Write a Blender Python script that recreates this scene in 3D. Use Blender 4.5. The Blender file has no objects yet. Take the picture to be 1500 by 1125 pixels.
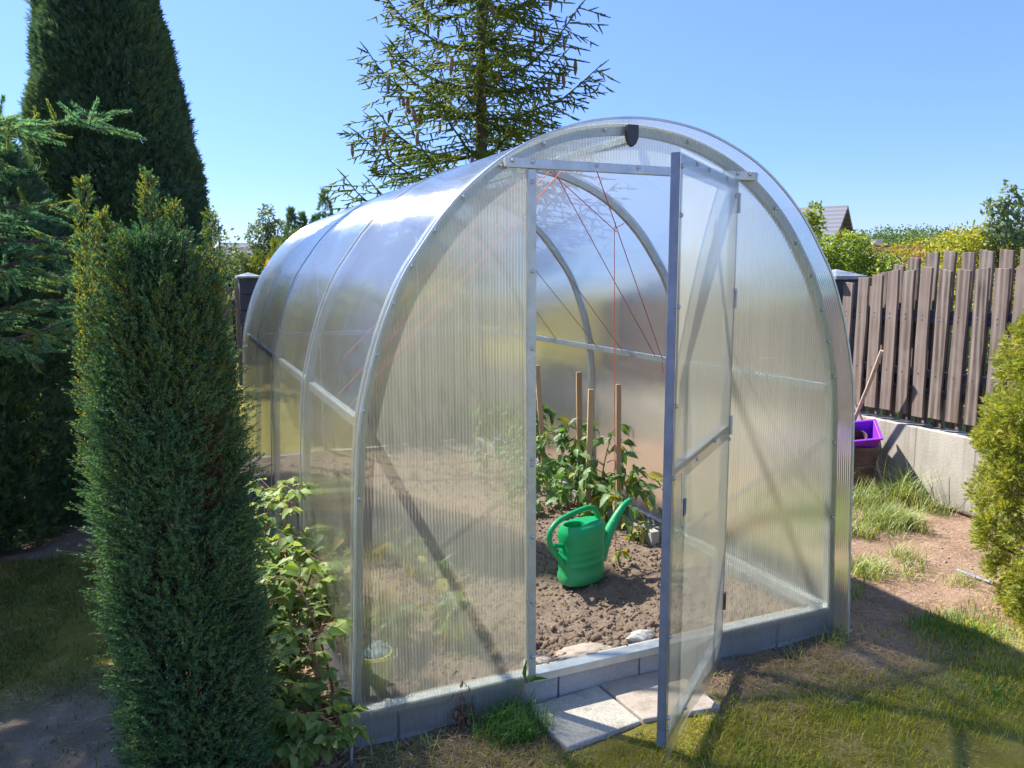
import bpy, bmesh, math, random
import numpy as np
from mathutils import Vector, Matrix
rng = np.random.default_rng(7); random.seed(7)
C = bpy.context.scene.collection
def nrm(a): return a / np.maximum(np.linalg.norm(a, axis=-1, keepdims=True), 1e-9)

# ---------------------------------------------------------------- materials
class NT:
    def __init__(s, name):
        s.m = bpy.data.materials.new(name); s.m.use_nodes = True; s.t = s.m.node_tree
        s.t.nodes.clear(); s.out = s.n('ShaderNodeOutputMaterial')
    def n(s, typ, **kw):
        nd = s.t.nodes.new(typ)
        for k, v in kw.items():
            if k.startswith('i_'): nd.inputs[k[2:].replace('_', ' ')].default_value = v
            else: setattr(nd, k, v)
        return nd
    def l(s, a, b): s.t.links.new(a, b)
    def val(s, x, sock):
        if hasattr(x, 'is_linked') or hasattr(x, 'links'): s.l(x, sock)
        else: sock.default_value = x
    def math(s, op, a, b=0.0, c=None, clamp=False):
        nd = s.n('ShaderNodeMath', operation=op, use_clamp=clamp)
        s.val(a, nd.inputs[0]); s.val(b, nd.inputs[1])
        if c is not None: s.val(c, nd.inputs[2])
        return nd.outputs[0]
    def mix(s, f, a, b):
        nd = s.n('ShaderNodeMix', data_type='RGBA'); s.val(f, nd.inputs[0])
        s.val(a, nd.inputs[6]); s.val(b, nd.inputs[7]); return nd.outputs[2]
    def ms(s, f, a, b):
        nd = s.n('ShaderNodeMixShader'); s.val(f, nd.inputs[0]); s.l(a, nd.inputs[1]); s.l(b, nd.inputs[2]); return nd.outputs[0]
    def co(s, kind='Object'): return s.n('ShaderNodeTexCoord').outputs[kind]
    def noise(s, vec, scale, detail=4.0, rough=.55, out='Fac'):
        nd = s.n('ShaderNodeTexNoise'); s.l(vec, nd.inputs['Vector'])
        nd.inputs['Scale'].default_value = scale; nd.inputs['Detail'].default_value = detail; nd.inputs['Roughness'].default_value = rough
        return nd.outputs[out]
    def map(s, vec, scale=(1, 1, 1), rot=(0, 0, 0)):
        nd = s.n('ShaderNodeMapping'); s.l(vec, nd.inputs[0]); nd.inputs['Scale'].default_value = scale; nd.inputs['Rotation'].default_value = rot; return nd.outputs[0]
    def ramp(s, f, stops):
        nd = s.n('ShaderNodeValToRGB'); s.l(f, nd.inputs[0]); e = nd.color_ramp.elements
        while len(e) < len(stops): e.new(.5)
        for q, (p, c) in zip(e, stops):
            q.position = p; q.color = (*c, 1) if len(c) == 3 else c
        return nd.outputs[0]
    def bump(s, h, strength=.5, dist=.01):
        nd = s.n('ShaderNodeBump'); s.l(h, nd.inputs['Height']); nd.inputs['Strength'].default_value = strength; nd.inputs['Distance'].default_value = dist
        return nd.outputs[0]
    def pr(s, col, rough=.6, metal=0., normal=None, spec=.5):
        nd = s.n('ShaderNodeBsdfPrincipled'); s.val(col if not isinstance(col, tuple) else (*col, 1), nd.inputs['Base Color'])
        s.val(rough, nd.inputs['Roughness']); nd.inputs['Metallic'].default_value = metal
        nd.inputs['Specular IOR Level'].default_value = spec
        if normal is not None: s.l(normal, nd.inputs['Normal'])
        return nd.outputs[0]
    def done(s, sh): s.l(sh, s.out.inputs[0]); return s.m

def noisy(name, c1, c2, scale=8., rough=.7, metal=0., bump=.3, bscale=40., dist=.004, spec=.4, stretch=(1, 1, 1), detail=6.):
    t = NT(name); co = t.map(t.co(), stretch)
    f = t.noise(co, scale, detail, .6)
    col = t.ramp(f, [(.3, c1), (.7, c2)])
    b = t.bump(t.noise(co, bscale, 5, .6), bump, dist)
    return t.done(t.pr(col, rough, metal, b, spec))

def foliage(name, cols, transl=.35, gloss=.12, clump=2.2, clump_amt=.5, rough=.55, tint=None):
    """cols: dark, mid, light natural leaf colours; varied per leaf and by clump"""
    t = NT(name)
    r = t.n('ShaderNodeNewGeometry').outputs['Random Per Island']
    nz = t.noise(t.co(), clump, 3, .6)
    f = t.math('ADD', t.math('MULTIPLY', r, 1 - clump_amt), t.math('MULTIPLY', t.math('MULTIPLY_ADD', nz, 2.2, -.6, clamp=True), clump_amt))
    n = len(cols)
    col = t.ramp(f, [(.08 + .84 * i / (n - 1), c) for i, c in enumerate(cols)])
    d = t.n('ShaderNodeBsdfDiffuse'); t.l(col, d.inputs[0])
    tr = t.n('ShaderNodeBsdfTranslucent')
    hs = t.n('ShaderNodeHueSaturation'); hs.inputs['Saturation'].default_value = 1.15; hs.inputs['Value'].default_value = 1.35; hs.inputs['Hue'].default_value = .485
    t.l(col, hs.inputs['Color']); t.l(hs.outputs[0], tr.inputs[0])
    s1 = t.ms(transl, d.outputs[0], tr.outputs[0])
    g = t.n('ShaderNodeBsdfGlossy'); g.inputs['Roughness'].default_value = rough; g.inputs[0].default_value = (.9, .95, 1, 1)
    fc = t.n('ShaderNodeLayerWeight'); fc.inputs[0].default_value = .5
    s2 = t.ms(t.math('MULTIPLY', t.math('MULTIPLY_ADD', t.math('POWER', fc.outputs['Facing'], 5.), .5, .05), gloss * 8, clamp=True), s1, g.outputs[0])
    return t.done(s2)

def polycarb(name, axis, pitch=.0105, trans=.35, blur=.45, milk=.14, rough=.13, ior=1.085, dirt=.12, slope=.55, ribs=.5, gslope=.22, north=None, tl_share=.62):
    """twin wall sheet: ribs every pitch metres along one axis, blurred see-through, milky ribs, glossy skin"""
    t = NT(name); co = t.co(); sp = t.n('ShaderNodeSeparateXYZ'); t.l(co, sp.inputs[0])
    c = sp.outputs[axis]
    wob = t.noise(co, 3.0, 2)
    ph = t.math('MULTIPLY', t.math('ADD', c, t.math('MULTIPLY', wob, .002)), 2 * math.pi / pitch)
    s = t.math('SINE', ph)
    hgt = t.math('MULTIPLY', s, pitch / (2 * math.pi) * slope)
    low = t.math('MULTIPLY', t.noise(co, 2.3, 2), .012)
    bp = t.n('ShaderNodeBump'); bp.inputs['Strength'].default_value = 1; bp.inputs['Distance'].default_value = 1
    t.l(t.math('ADD', hgt, low), bp.inputs['Height'])
    bp2 = t.n('ShaderNodeBump'); bp2.inputs['Strength'].default_value = 1; bp2.inputs['Distance'].default_value = 1
    t.l(t.math('ADD', t.math('MULTIPLY', hgt, gslope), low), bp2.inputs['Height'])
    tr = t.n('ShaderNodeBsdfTransparent'); tr.inputs[0].default_value = (.95, .95, .88, 1)
    rf = t.n('ShaderNodeBsdfRefraction'); rf.inputs['Color'].default_value = (.95, .95, .86, 1); rf.inputs['Roughness'].default_value = .3
    bf = t.n('ShaderNodeNewGeometry').outputs['Backfacing']; t.l(t.math('MULTIPLY_ADD', bf, 1 / ior - ior, ior), rf.inputs['IOR']); t.l(bp.outputs[0], rf.inputs['Normal'])
    bl = blur / (trans + blur)
    if north: bl = t.math('MULTIPLY_ADD', t.math('MULTIPLY_ADD', sp.outputs[0], 1.6, -1.6 * north, clamp=True), .92 - bl, bl)
    base = t.ms(bl, tr.outputs[0], rf.outputs[0])
    # milk: diffuse + translucent, stronger on ribs, with dust streaks along the channels
    st = [1., 1., 1.]; st[axis] = 26.; st2 = [60. if i == axis else (1.2 if i == 2 else 1.2) for i in range(3)]
    streak = t.noise(t.map(co, tuple(st2)), 1.0, 4, .65)
    blot = t.noise(co, 1.6, 5, .6)
    line = t.math('MULTIPLY', t.math('POWER', t.math('MULTIPLY_ADD', s, .5, .5), 3.0), ribs)
    m = t.math('ADD', t.math('MULTIPLY', line, .35), milk)
    m = t.math('ADD', m, t.math('MULTIPLY', t.math('MULTIPLY_ADD', streak, 2.4, -.75, clamp=True), dirt))
    m = t.math('ADD', m, t.math('MULTIPLY', t.math('MULTIPLY_ADD', blot, 2., -.8, clamp=True), dirt * .6))
    spk = t.math('MULTIPLY', t.math('MULTIPLY_ADD', t.noise(co, 130., 2, .5), 14., -10.2, clamp=True), .5)
    scr = t.math('MULTIPLY', t.math('MULTIPLY_ADD', t.noise(t.map(co, (3., 3., 45.), (.5, .35, .2)), 1., 3, .7), 12., -8.2, clamp=True), .16)
    m = t.math('ADD', m, t.math('ADD', spk, scr), clamp=True)
    df = t.n('ShaderNodeBsdfDiffuse'); df.inputs[0].default_value = (.74, .745, .66, 1)
    tl = t.n('ShaderNodeBsdfTranslucent'); tl.inputs[0].default_value = (.80, .80, .70, 1)
    mk = t.ms(tl_share, df.outputs[0], tl.outputs[0])
    b2 = t.ms(m, base, mk)
    gl = t.n('ShaderNodeBsdfGlossy'); gl.inputs['Roughness'].default_value = rough; gl.inputs[0].default_value = (1, 1, 1, 1); t.l(bp2.outputs[0], gl.inputs['Normal'])
    fc = t.n('ShaderNodeLayerWeight'); fc.inputs[0].default_value = .5
    fr = t.math('MULTIPLY_ADD', t.math('POWER', fc.outputs['Facing'], 4.2), .9, .065, clamp=True)
    return t.done(t.ms(fr, b2, gl.outputs[0]))

def metal(name, c1, c2, rough=.42, met=.75, sc=14.):
    t = NT(name); co = t.co(); f = t.noise(co, sc, 6, .65)
    col = t.ramp(f, [(.3, c1), (.7, c2)])
    r = t.math('MULTIPLY_ADD', t.noise(co, 30., 3), .3, rough - .15)
    return t.done(t.pr(col, r, met, t.bump(f, .08, .002)))

def wood(name, c1, c2, c3, axis=2, sc=1., rough=.8, gs=1.):
    t = NT(name); co = t.co(); oi = t.n('ShaderNodeObjectInfo').outputs['Random']
    off = t.n('ShaderNodeCombineXYZ')
    for i in range(3): t.l(t.math('MULTIPLY', oi, 37.0 + 11 * i), off.inputs[i])
    va = t.n('ShaderNodeVectorMath', operation='ADD'); t.l(co, va.inputs[0]); t.l(off.outputs[0], va.inputs[1])
    st = [26. * sc] * 3; st[axis] = 1.6 * sc
    v = t.map(va.outputs[0], tuple(st))
    g = t.noise(v, 1.0, 6, .7)
    rings = t.n('ShaderNodeTexWave', wave_type='BANDS', bands_direction='Y' if axis == 2 else 'Z'); t.l(t.map(va.outputs[0], tuple([9. * sc if i != axis else .9 * sc for i in range(3)])), rings.inputs['Vector'])
    rings.inputs['Scale'].default_value = .9 * gs; rings.inputs['Distortion'].default_value = 5.; rings.inputs['Detail'].default_value = 3.
    f = t.math('ADD', t.math('MULTIPLY', g, .78), t.math('MULTIPLY', rings.outputs['Fac'], .22))
    col = t.ramp(f, [(.33, c1), (.5, c2), (.68, c3)])
    tint = t.mix(t.math('MULTIPLY', oi, .75), col, (*[x * 1.9 for x in c2], 1))
    blotch = t.noise(va.outputs[0], 5., 4)
    col2 = t.mix(t.math('MULTIPLY_ADD', blotch, 1.6, -.7, clamp=True), tint, (*c3, 1))
    return t.done(t.pr(col2, rough, 0, t.bump(g, .55, .0015), .3))

M = {}
M['rearpc'] = polycarb('rear_polycarbonate', 0, pitch=.0108, trans=.6, blur=.3, milk=.05, dirt=.06, ribs=.2, slope=.9)
M['gable'] = polycarb('gable_polycarbonate', 0, pitch=.0108, trans=.38, blur=.52, milk=.13, dirt=.13, ribs=.36, slope=1.6)
M['roofpc'] = polycarb('roof_polycarbonate', 1, pitch=.0105, trans=.74, blur=.18, milk=.10, rough=.10, dirt=.12, north=1.62, ior=1.14, gslope=.9, ribs=.2, slope=.8)
M['doorpc'] = polycarb('door_polycarbonate', 0, pitch=.0108, trans=.42, blur=.38, milk=.20, dirt=.12, ribs=.3, slope=1.4)
M['galv'] = metal('galvanised_steel', (.42, .46, .47), (.58, .62, .63), .45, .65)
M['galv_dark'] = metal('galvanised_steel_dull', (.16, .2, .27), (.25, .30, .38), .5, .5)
M['bolt'] = metal('zinc_bolt', (.3, .33, .35), (.6, .62, .65), .35, .9, 60)
M['rust'] = noisy('rusty_hinge', (.12, .07, .04), (.3, .2, .12), 30, .7, .3)
M['black'] = noisy('black_plastic', (.02, .022, .028), (.035, .04, .05), 30, .4, spec=.5)
M['blueplate'] = noisy('blue_plastic', (.03, .07, .16), (.05, .1, .2), 20, .4)
t = NT('concrete_block'); co = t.co(); f = t.noise(co, 5, 8, .7); g = t.noise(co, 120, 3, .7)
M['block'] = t.done(t.pr(t.mix(t.math('MULTIPLY_ADD', g, 2.4, -.9, clamp=True), t.ramp(f, [(.3, (.34, .335, .315)), (.7, (.56, .55, .52))]), (.62, .60, .56, 1)), .9, 0, t.bump(g, .5, .004), .2))
M['wallc'] = None
t = NT('cast_concrete'); co = t.co(); f = t.noise(t.map(co, (1, 1, .35)), 4, 9, .65); g = t.noise(co, 70, 6, .7); st = t.noise(t.map(co, (1, 9, .5)), 1.2, 5, .6)
col = t.ramp(f, [(.25, (.31, .27, .22)), (.5, (.45, .41, .345)), (.75, (.55, .51, .44))])
col = t.mix(t.math('MULTIPLY_ADD', st, 3.6, -1.8, clamp=True), col, (.22, .20, .17, 1))
sy_ = t.n('ShaderNodeSeparateXYZ'); t.l(co, sy_.inputs[0]); fy = t.math('FRACT', t.math('ADD', t.math('MULTIPLY', sy_.outputs[1], 2.35), t.math('MULTIPLY', f, .06)))
jl = t.math('LESS_THAN', t.math('ABSOLUTE', t.math('SUBTRACT', fy, .5)), .013)
col = t.mix(t.math('MULTIPLY', jl, t.math('MULTIPLY_ADD', f, 2.2, -.5, clamp=True)), col, (.10, .09, .075, 1))
foot_tone = t.math('MULTIPLY', t.math('MULTIPLY_ADD', sy_.outputs[2], -9., 1.3, clamp=True), t.math('MULTIPLY_ADD', g, 2., -.4, clamp=True)); col = t.mix(t.math('MULTIPLY', foot_tone, .7), col, (.16, .13, .10, 1))  # speckled brown, denser towards the foot of the wall
col = t.mix(t.math('MULTIPLY_ADD', g, 5, -3.1, clamp=True), col, (.2, .18, .16, 1))
M['wallc'] = t.done(t.pr(col, .92, 0, t.bump(t.math('ADD', g, t.math('MULTIPLY', f, .5)), .6, .004), .2))
t = NT('exposed_aggregate_slab'); co = t.co(); f = t.noise(co, 170, 3, .75); f2 = t.noise(co, 7, 6, .6)
col = t.mix(t.math('MULTIPLY_ADD', f, 3., -1.1, clamp=True), t.ramp(f2, [(.3, (.36, .325, .275)), (.7, (.54, .49, .425))]), (.74, .69, .61, 1))
col = t.mix(t.math('MULTIPLY_ADD', t.noise(co, 11, 8, .7), 4., -2.1, clamp=True), col, (.26, .21, .16, 1))
M['slab1'] = t.done(t.pr(col, .9, 0, t.bump(f, .9, .004), .2))
t = NT('worn_slab'); co = t.co(); f = t.noise(co, 90, 4, .7); f2 = t.noise(co, 6, 8, .65)
col = t.mix(t.math('MULTIPLY_ADD', f, 2, -.8, clamp=True), t.ramp(f2, [(.3, (.40, .32, .255)), (.7, (.57, .49, .42))]), (.62, .56, .5, 1))
col = t.mix(t.math('MULTIPLY_ADD', t.noise(co, 9, 8, .7), 4., -2.0, clamp=True), col, (.27, .20, .15, 1))
M['slab2'] = t.done(t.pr(col, .92, 0, t.bump(f, .7, .003), .2))
t = NT('green_plastic'); co = t.co(); n1 = t.noise(co, 6, 5); n2 = t.noise(co, 60, 6, .7); sp = t.n('ShaderNodeSeparateXYZ'); t.l(co, sp.inputs[0])
col = t.ramp(n1, [(.3, (.0, .36, .12)), (.7, (.012, .45, .16))])
splash = t.math('MULTIPLY', t.math('MULTIPLY_ADD', sp.outputs[2], -9., 1.75, clamp=True), t.math('MULTIPLY_ADD', n2, 3.2, -1.45, clamp=True))
M['can'] = t.done(t.pr(t.mix(splash, col, (.26, .19, .14, 1)), t.math('MULTIPLY_ADD', n2, .3, .25), 0, t.bump(n2, .06, .002), .5))
M['stake'] = wood('weathered_stake', (.30, .19, .11), (.46, .31, .19), (.6, .44, .28), sc=1.6)
M['board'] = wood('weathered_board', (.042, .029, .022), (.12, .09, .073), (.29, .24, .20))
M['rail'] = wood('dark_rail', (.025, .026, .032), (.05, .05, .06), (.09, .09, .1), axis=1)
M['pillar'] = noisy('dark_clinker', (.03, .035, .05), (.06, .065, .08), 9, .7)
M['capm'] = noisy('pillar_cap', (.12, .14, .16), (.3, .33, .36), 9, .5)
M['twr'] = noisy('red_twine', (.62, .10, .06), (.72, .16, .10), 40, .7)
M['twp'] = noisy('pink_twine', (.85, .16, .12), (.9, .24, .17), 40, .7)
M['two'] = noisy('tan_twine', (.45, .26, .09), (.5, .32, .13), 40, .7)
M['purple'] = noisy('purple_plastic', (.22, .03, .55), (.28, .04, .62), 6, .4, bump=.03)
M['maroon'] = noisy('maroon_plastic', (.085, .045, .05), (.14, .075, .07), 8, .5, bump=.1)
M['bucket'] = noisy('yellow_green_plastic', (.5, .52, .05), (.6, .6, .08), 6, .45, bump=.05)
M['rubble'] = noisy('cloth_scraps', (.2, .35, .4), (.6, .62, .6), 14, .8)
M['bark'] = noisy('bark', (.05, .035, .025), (.14, .1, .07), 14, .9, stretch=(1, 1, .3), bump=.8, dist=.02)
M['barkr'] = noisy('reddish_cane', (.22, .11, .06), (.38, .2, .11), 20, .7)
M['stemg'] = noisy('green_stem', (.10, .16, .04), (.18, .25, .07), 20, .6)
M['brick'] = noisy('red_brown_brick', (.16, .08, .06), (.22, .11, .08), 3, .9)
M['rooftile'] = None
t = NT('grey_roof_tiles'); co = t.co(); w = t.n('ShaderNodeTexWave', wave_type='BANDS', bands_direction='Z'); t.l(co, w.inputs['Vector']); w.inputs['Scale'].default_value = 1.6
M['rooftile'] = t.done(t.pr(t.mix(w.outputs['Fac'], (.11, .11, .125, 1), (.17, .17, .19, 1)), .6, 0, t.bump(w.outputs['Fac'], .6, .05)))
M['redroof'] = noisy('red_roof', (.13, .018, .022), (.19, .028, .032), 2, .6)
M['plaster'] = noisy('pale_plaster', (.55, .5, .42), (.65, .6, .52), 2, .9)
M['glass'] = noisy('window_glass', (.03, .04, .05), (.05, .06, .08), 2, .1, spec=.8)
M['steelrod'] = metal('steel_pipe', (.3, .32, .36), (.5, .52, .56), .4, .8)
M['deadwood'] = noisy('dead_wood', (.06, .04, .025), (.2, .14, .09), 20, .9, bump=.8)
M['handle'] = wood('tool_handle', (.22, .16, .11), (.36, .27, .19), (.5, .4, .3), sc=2)

# foliage colours (albedo)
M['f_jun'] = foliage('juniper_needles', [(.035, .10, .045), (.07, .18, .075), (.125, .25, .075), (.2, .3, .07)], .25, .05, 5., .35)
M['f_junbrown'] = foliage('dead_juniper_needles', [(.08, .03, .015), (.16, .07, .03), (.2, .1, .05)], .2, .05, 5, .3)
M['f_juntop'] = foliage('juniper_sunlit_tops', [(.12, .17, .04), (.22, .28, .055), (.35, .36, .075)], .4, .03, 5, .3)  # yellow-green tops: sunlight on the juniper put into the needle colour
M['f_thuja'] = foliage('dark_thuja_sprays', [(.04, .085, .055), (.07, .13, .065), (.115, .18, .065), (.2, .25, .06)], .3, .03, 1.6, .5)
M['f_gold'] = foliage('golden_thuja_sprays', [(.11, .17, .03), (.23, .28, .05), (.38, .39, .075), (.52, .46, .10)], .38, .03, 9., .45)
M['f_bspruce'] = foliage('blue_spruce_needles', [(.09, .21, .12), (.15, .3, .14), (.25, .38, .13)], .42, .0, 4, .4)
M['f_bspruce_new'] = foliage('fresh_spruce_needles', [(.15, .23, .06), (.24, .31, .08), (.3, .36, .1)], .35, .02, 4, .4)
M['f_spruce'] = foliage('green_spruce_needles', [(.07, .14, .05), (.14, .22, .065), (.25, .31, .07), (.4, .4, .08)], .45, .01, 1.2, .55)
M['f_rasp'] = foliage('raspberry_leaves', [(.11, .19, .04), (.2, .29, .06), (.34, .40, .13)], .42, .04, 7, .3)
M['f_pep'] = foliage('tomato_leaves', [(.09, .20, .045), (.16, .31, .07), (.26, .42, .12)], .48, .12, 7, .3)
M['f_yel'] = foliage('yellowing_leaves', [(.3, .32, .03), (.5, .45, .06), (.6, .5, .1)], .4, .08, 9, .2)
M['f_maple'] = foliage('yellow_green_leaves', [(.11, .16, .02), (.23, .27, .03), (.38, .36, .035), (.45, .38, .05)], .4, .06, 1.1, .6)
M['f_green'] = foliage('fresh_green_leaves', [(.11, .18, .025), (.21, .28, .04), (.34, .37, .06)], .4, .06, 1.1, .5)
M['f_birch'] = foliage('birch_leaves', [(.10, .15, .07), (.17, .23, .10), (.25, .29, .14)], .3, .06, .8, .5)
M['f_far'] = foliage('forest_leaves', [(.07, .12, .05), (.11, .17, .065), (.17, .22, .08)], .3, .0, .06, .6)
M['f_orange'] = foliage('orange_leaves', [(.3, .2, .03), (.5, .3, .04), (.55, .4, .05)], .35, .05, 3, .4)
M['f_hedge'] = foliage('hedge_sprays', [(.06, .10, .02), (.13, .17, .03), (.2, .22, .05)], .25, .05, 1.5, .5)
M['f_lawn'] = foliage('lawn_blades', [(.15, .22, .012), (.30, .34, .018), (.46, .42, .04), (.56, .46, .13)], .3, .05, 3., .45)
M['f_lush'] = foliage('lush_blades', [(.05, .15, .02), (.09, .23, .03), (.16, .3, .05)], .3, .06, 5., .4)
M['f_dry'] = foliage('straw_blades', [(.30, .20, .10), (.46, .33, .18), (.60, .46, .28)], .25, .05, 4., .4)
M['f_tall'] = foliage('tall_grass_blades', [(.13, .2, .04), (.26, .32, .07), (.45, .44, .14)], .35, .08, 5., .35)
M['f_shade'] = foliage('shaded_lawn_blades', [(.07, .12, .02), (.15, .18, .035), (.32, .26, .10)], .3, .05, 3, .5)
M['cone'] = noisy('spruce_cone', (.13, .08, .04), (.24, .15, .08), 30, .8, bump=.6)
M['berry'] = noisy('dark_berry', (.02, .012, .012), (.05, .03, .025), 30, .6)

# ---------------------------------------------------------------- mesh helpers
def np_obj(name, V, F, mat=None, parent=None, smooth=False, mats=None, midx=None):
    """V (n,3); F (m,3) or (m,4) array"""
    V = np.asarray(V, np.float32); F = np.asarray(F, np.int32)
    me = bpy.data.meshes.new(name); me.vertices.add(len(V)); me.vertices.foreach_set('co', V.ravel())
    k = F.shape[1]; me.loops.add(F.size); me.loops.foreach_set('vertex_index', F.ravel())
    me.polygons.add(len(F)); me.polygons.foreach_set('loop_start', np.arange(0, F.size, k, dtype=np.int32))
    if smooth: me.polygons.foreach_set('use_smooth', np.ones(len(F), bool))
    for m_ in (mats or [mat]): me.materials.append(m_)
    if midx is not None: me.polygons.foreach_set('material_index', np.asarray(midx, np.int32))
    me.update(calc_edges=True)
    return link(name, me, parent)
def link(name, me, parent=None):
    o = bpy.data.objects.new(name, me); C.objects.link(o)
    if parent is not None:
        o.parent = parent
        if parent.type == 'EMPTY': o.matrix_parent_inverse = Matrix.Translation(-parent.location)
    return o
class MB:
    def __init__(s): s.v = []; s.f = []
    def add(s, v, f):
        b = len(s.v); s.v += [tuple(map(float, x)) for x in v]; s.f += [tuple(b + i for i in q) for q in f]; return s
    def box(s, x0, x1, y0, y1, z0, z1):
        return s.add([(x, y, z) for z in (z0, z1) for y in (y0, y1) for x in (x0, x1)], [(0, 2, 3, 1), (4, 5, 7, 6), (0, 1, 5, 4), (2, 6, 7, 3), (0, 4, 6, 2), (1, 3, 7, 5)])
    def tube(s, pts, rad, n=8, flat=None, caps=True):
        P = np.array(pts, float); R_ = np.broadcast_to(np.array(rad, float), (len(P),)) if np.ndim(rad) <= 1 else rad
        T = np.gradient(P, axis=0) if len(P) > 2 else np.repeat([P[1] - P[0]], len(P), 0); T = nrm(T)
        ref = np.array([0, 0, 1.]) if abs(T[0][2]) < .9 else np.array([0, 1., 0])
        vs = []; A = nrm(np.cross(T[0], ref))
        for i in range(len(P)):
            A = nrm(A - T[i] * (A @ T[i])); B = np.cross(T[i], A)
            for k in range(n):
                a = 2 * math.pi * k / n; vs.append(P[i] + R_[i] * (math.cos(a) * A + math.sin(a) * B))
        fs = [(i * n + k, i * n + (k + 1) % n, (i + 1) * n + (k + 1) % n, (i + 1) * n + k) for i in range(len(P) - 1) for k in range(n)]
        if caps: fs += [tuple(range(n - 1, -1, -1)), tuple((len(P) - 1) * n + k for k in range(n))]
        return s.add(vs, fs)
    def bar(s, a, b, w, h, up=(0, 0, 1)):
        a = np.array(a, float); b = np.array(b, float); T = nrm(b - a); A = nrm(np.cross(T, np.array(up, float))); B = np.cross(A, T)
        v = [p + A * x * w / 2 + B * y * h / 2 for p in (a, b) for x, y in ((-1, -1), (1, -1), (1, 1), (-1, 1))]
        return s.add(v, [(0, 1, 2, 3), (7, 6, 5, 4), (0, 4, 5, 1), (1, 5, 6, 2), (2, 6, 7, 3), (3, 7, 4, 0)])
    def lathe(s, prof, c=(0, 0, 0), n=24, ell=(1, 1), cap=True):
        vs = [(c[0] + r * ell[0] * math.cos(2 * math.pi * k / n), c[1] + r * ell[1] * math.sin(2 * math.pi * k / n), c[2] + z) for r, z in prof for k in range(n)]
        m = len(prof)
        fs = [(i * n + k, i * n + (k + 1) % n, (i + 1) * n + (k + 1) % n, (i + 1) * n + k) for i in range(m - 1) for k in range(n)]
        if cap: fs += [tuple(range(n - 1, -1, -1)), tuple((m - 1) * n + k for k in range(n))]
        return s.add(vs, fs)
    def build(s, name, mat, parent=None, smooth=False, bevel=0., subdiv=0):
        me = bpy.data.meshes.new(name); me.from_pydata(s.v, [], s.f); me.materials.append(mat)
        bm = bmesh.new(); bm.from_mesh(me); bmesh.ops.recalc_face_normals(bm, faces=bm.faces)
        if subdiv: bmesh.ops.subdivide_edges(bm, edges=bm.edges, cuts=subdiv, use_grid_fill=True)
        bm.to_mesh(me); bm.free()
        if smooth: me.polygons.foreach_set('use_smooth', [True] * len(me.polygons))
        me.update(); o = link(name, me, parent)
        if bevel:
            b = o.modifiers.new('bevel', 'BEVEL'); b.width = bevel; b.segments = 2; b.limit_method = 'ANGLE'; b.angle_limit = .6
        if smooth and not bevel:
            try: me.set_sharp_from_angle(angle=.7)
            except Exception: pass
        return o
def tag(o, label=None, cat=None, group=None, kind=None):
    if label: o['label'] = label
    if cat: o['category'] = cat
    if group: o['group'] = group
    if kind: o['kind'] = kind
    return o
def thing(name, label, cat, loc=(0, 0, 0), group=None):
    o = bpy.data.objects.new(name, None); C.objects.link(o); o.location = loc; o.empty_display_size = .1
    return tag(o, label, cat, group)

# ---- leaf geometry
def rdir(n): return nrm(rng.normal(size=(n, 3)))
def diamonds(P, D, N, L, W, mid=.45):
    """one four-cornered leaf per point: base, two sides, tip"""
    n = len(P); L = np.broadcast_to(L, (n,))[:, None]; W = np.broadcast_to(W, (n,))[:, None]
    S = nrm(np.cross(D, N)); 
    V = np.stack([P, P + D * L * mid + S * W / 2, P + D * L, P + D * L * mid - S * W / 2], 1).reshape(-1, 3)
    return V, np.arange(4 * n).reshape(n, 4)
def folded(P, D, N, L, W, droop=.25, fold=.25):
    """ovate folded leaf, eight corners"""
    n = len(P); L = np.broadcast_to(L, (n,))[:, None]; W = np.broadcast_to(W, (n,))[:, None]
    S = nrm(np.cross(D, N)); N2 = nrm(np.cross(S, D))
    def pt(u, v): return P + D * L * u - N2 * L * droop * u * u + S * W * v + N2 * W * fold * abs(v) * 2
    rows = [pt(0, 0), pt(.3, -.46), pt(.33, 0), pt(.3, .46), pt(.68, -.33), pt(.68, 0), pt(.68, .33), pt(1, 0)]
    V = np.stack(rows, 1).reshape(-1, 3); b = (np.arange(n) * 8)[:, None]
    T = np.array([[0, 2, 1], [0, 3, 2], [1, 2, 5], [1, 5, 4], [2, 3, 6], [2, 6, 5], [4, 5, 7], [5, 6, 7]])
    return V, (b[:, :, None] + T[None]).reshape(-1, 3)
def merge(parts):
    Vs, Fs, o = [], [], 0
    for V, F in parts:
        Vs.append(V); Fs.append(F + o); o += len(V)
    return np.concatenate(Vs), np.concatenate(Fs)
def brush(A, B, n, L, W, ang=.9, taper=.35):
    """needles around shoots running A->B (m,3): n needles per shoot"""
    m = len(A); t = rng.random((m, n)) ** .9; X = nrm(B - A)
    P = A[:, None] + (B - A)[:, None] * t[..., None]
    R_ = rng.normal(size=(m, n, 3)); R_ = nrm(R_ - X[:, None] * np.sum(R_ * X[:, None], -1, keepdims=True))
    a = ang * (1 - .55 * t)[..., None] * (0.8 + .4 * rng.random((m, n, 1)))
    D = nrm(X[:, None] * np.cos(a) + R_ * np.sin(a))
    Ln = (L * (1 - taper * t) * (.8 + .4 * rng.random((m, n)))).reshape(-1)
    return diamonds(P.reshape(-1, 3), D.reshape(-1, 3), rdir(m * n), Ln, W)
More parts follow.
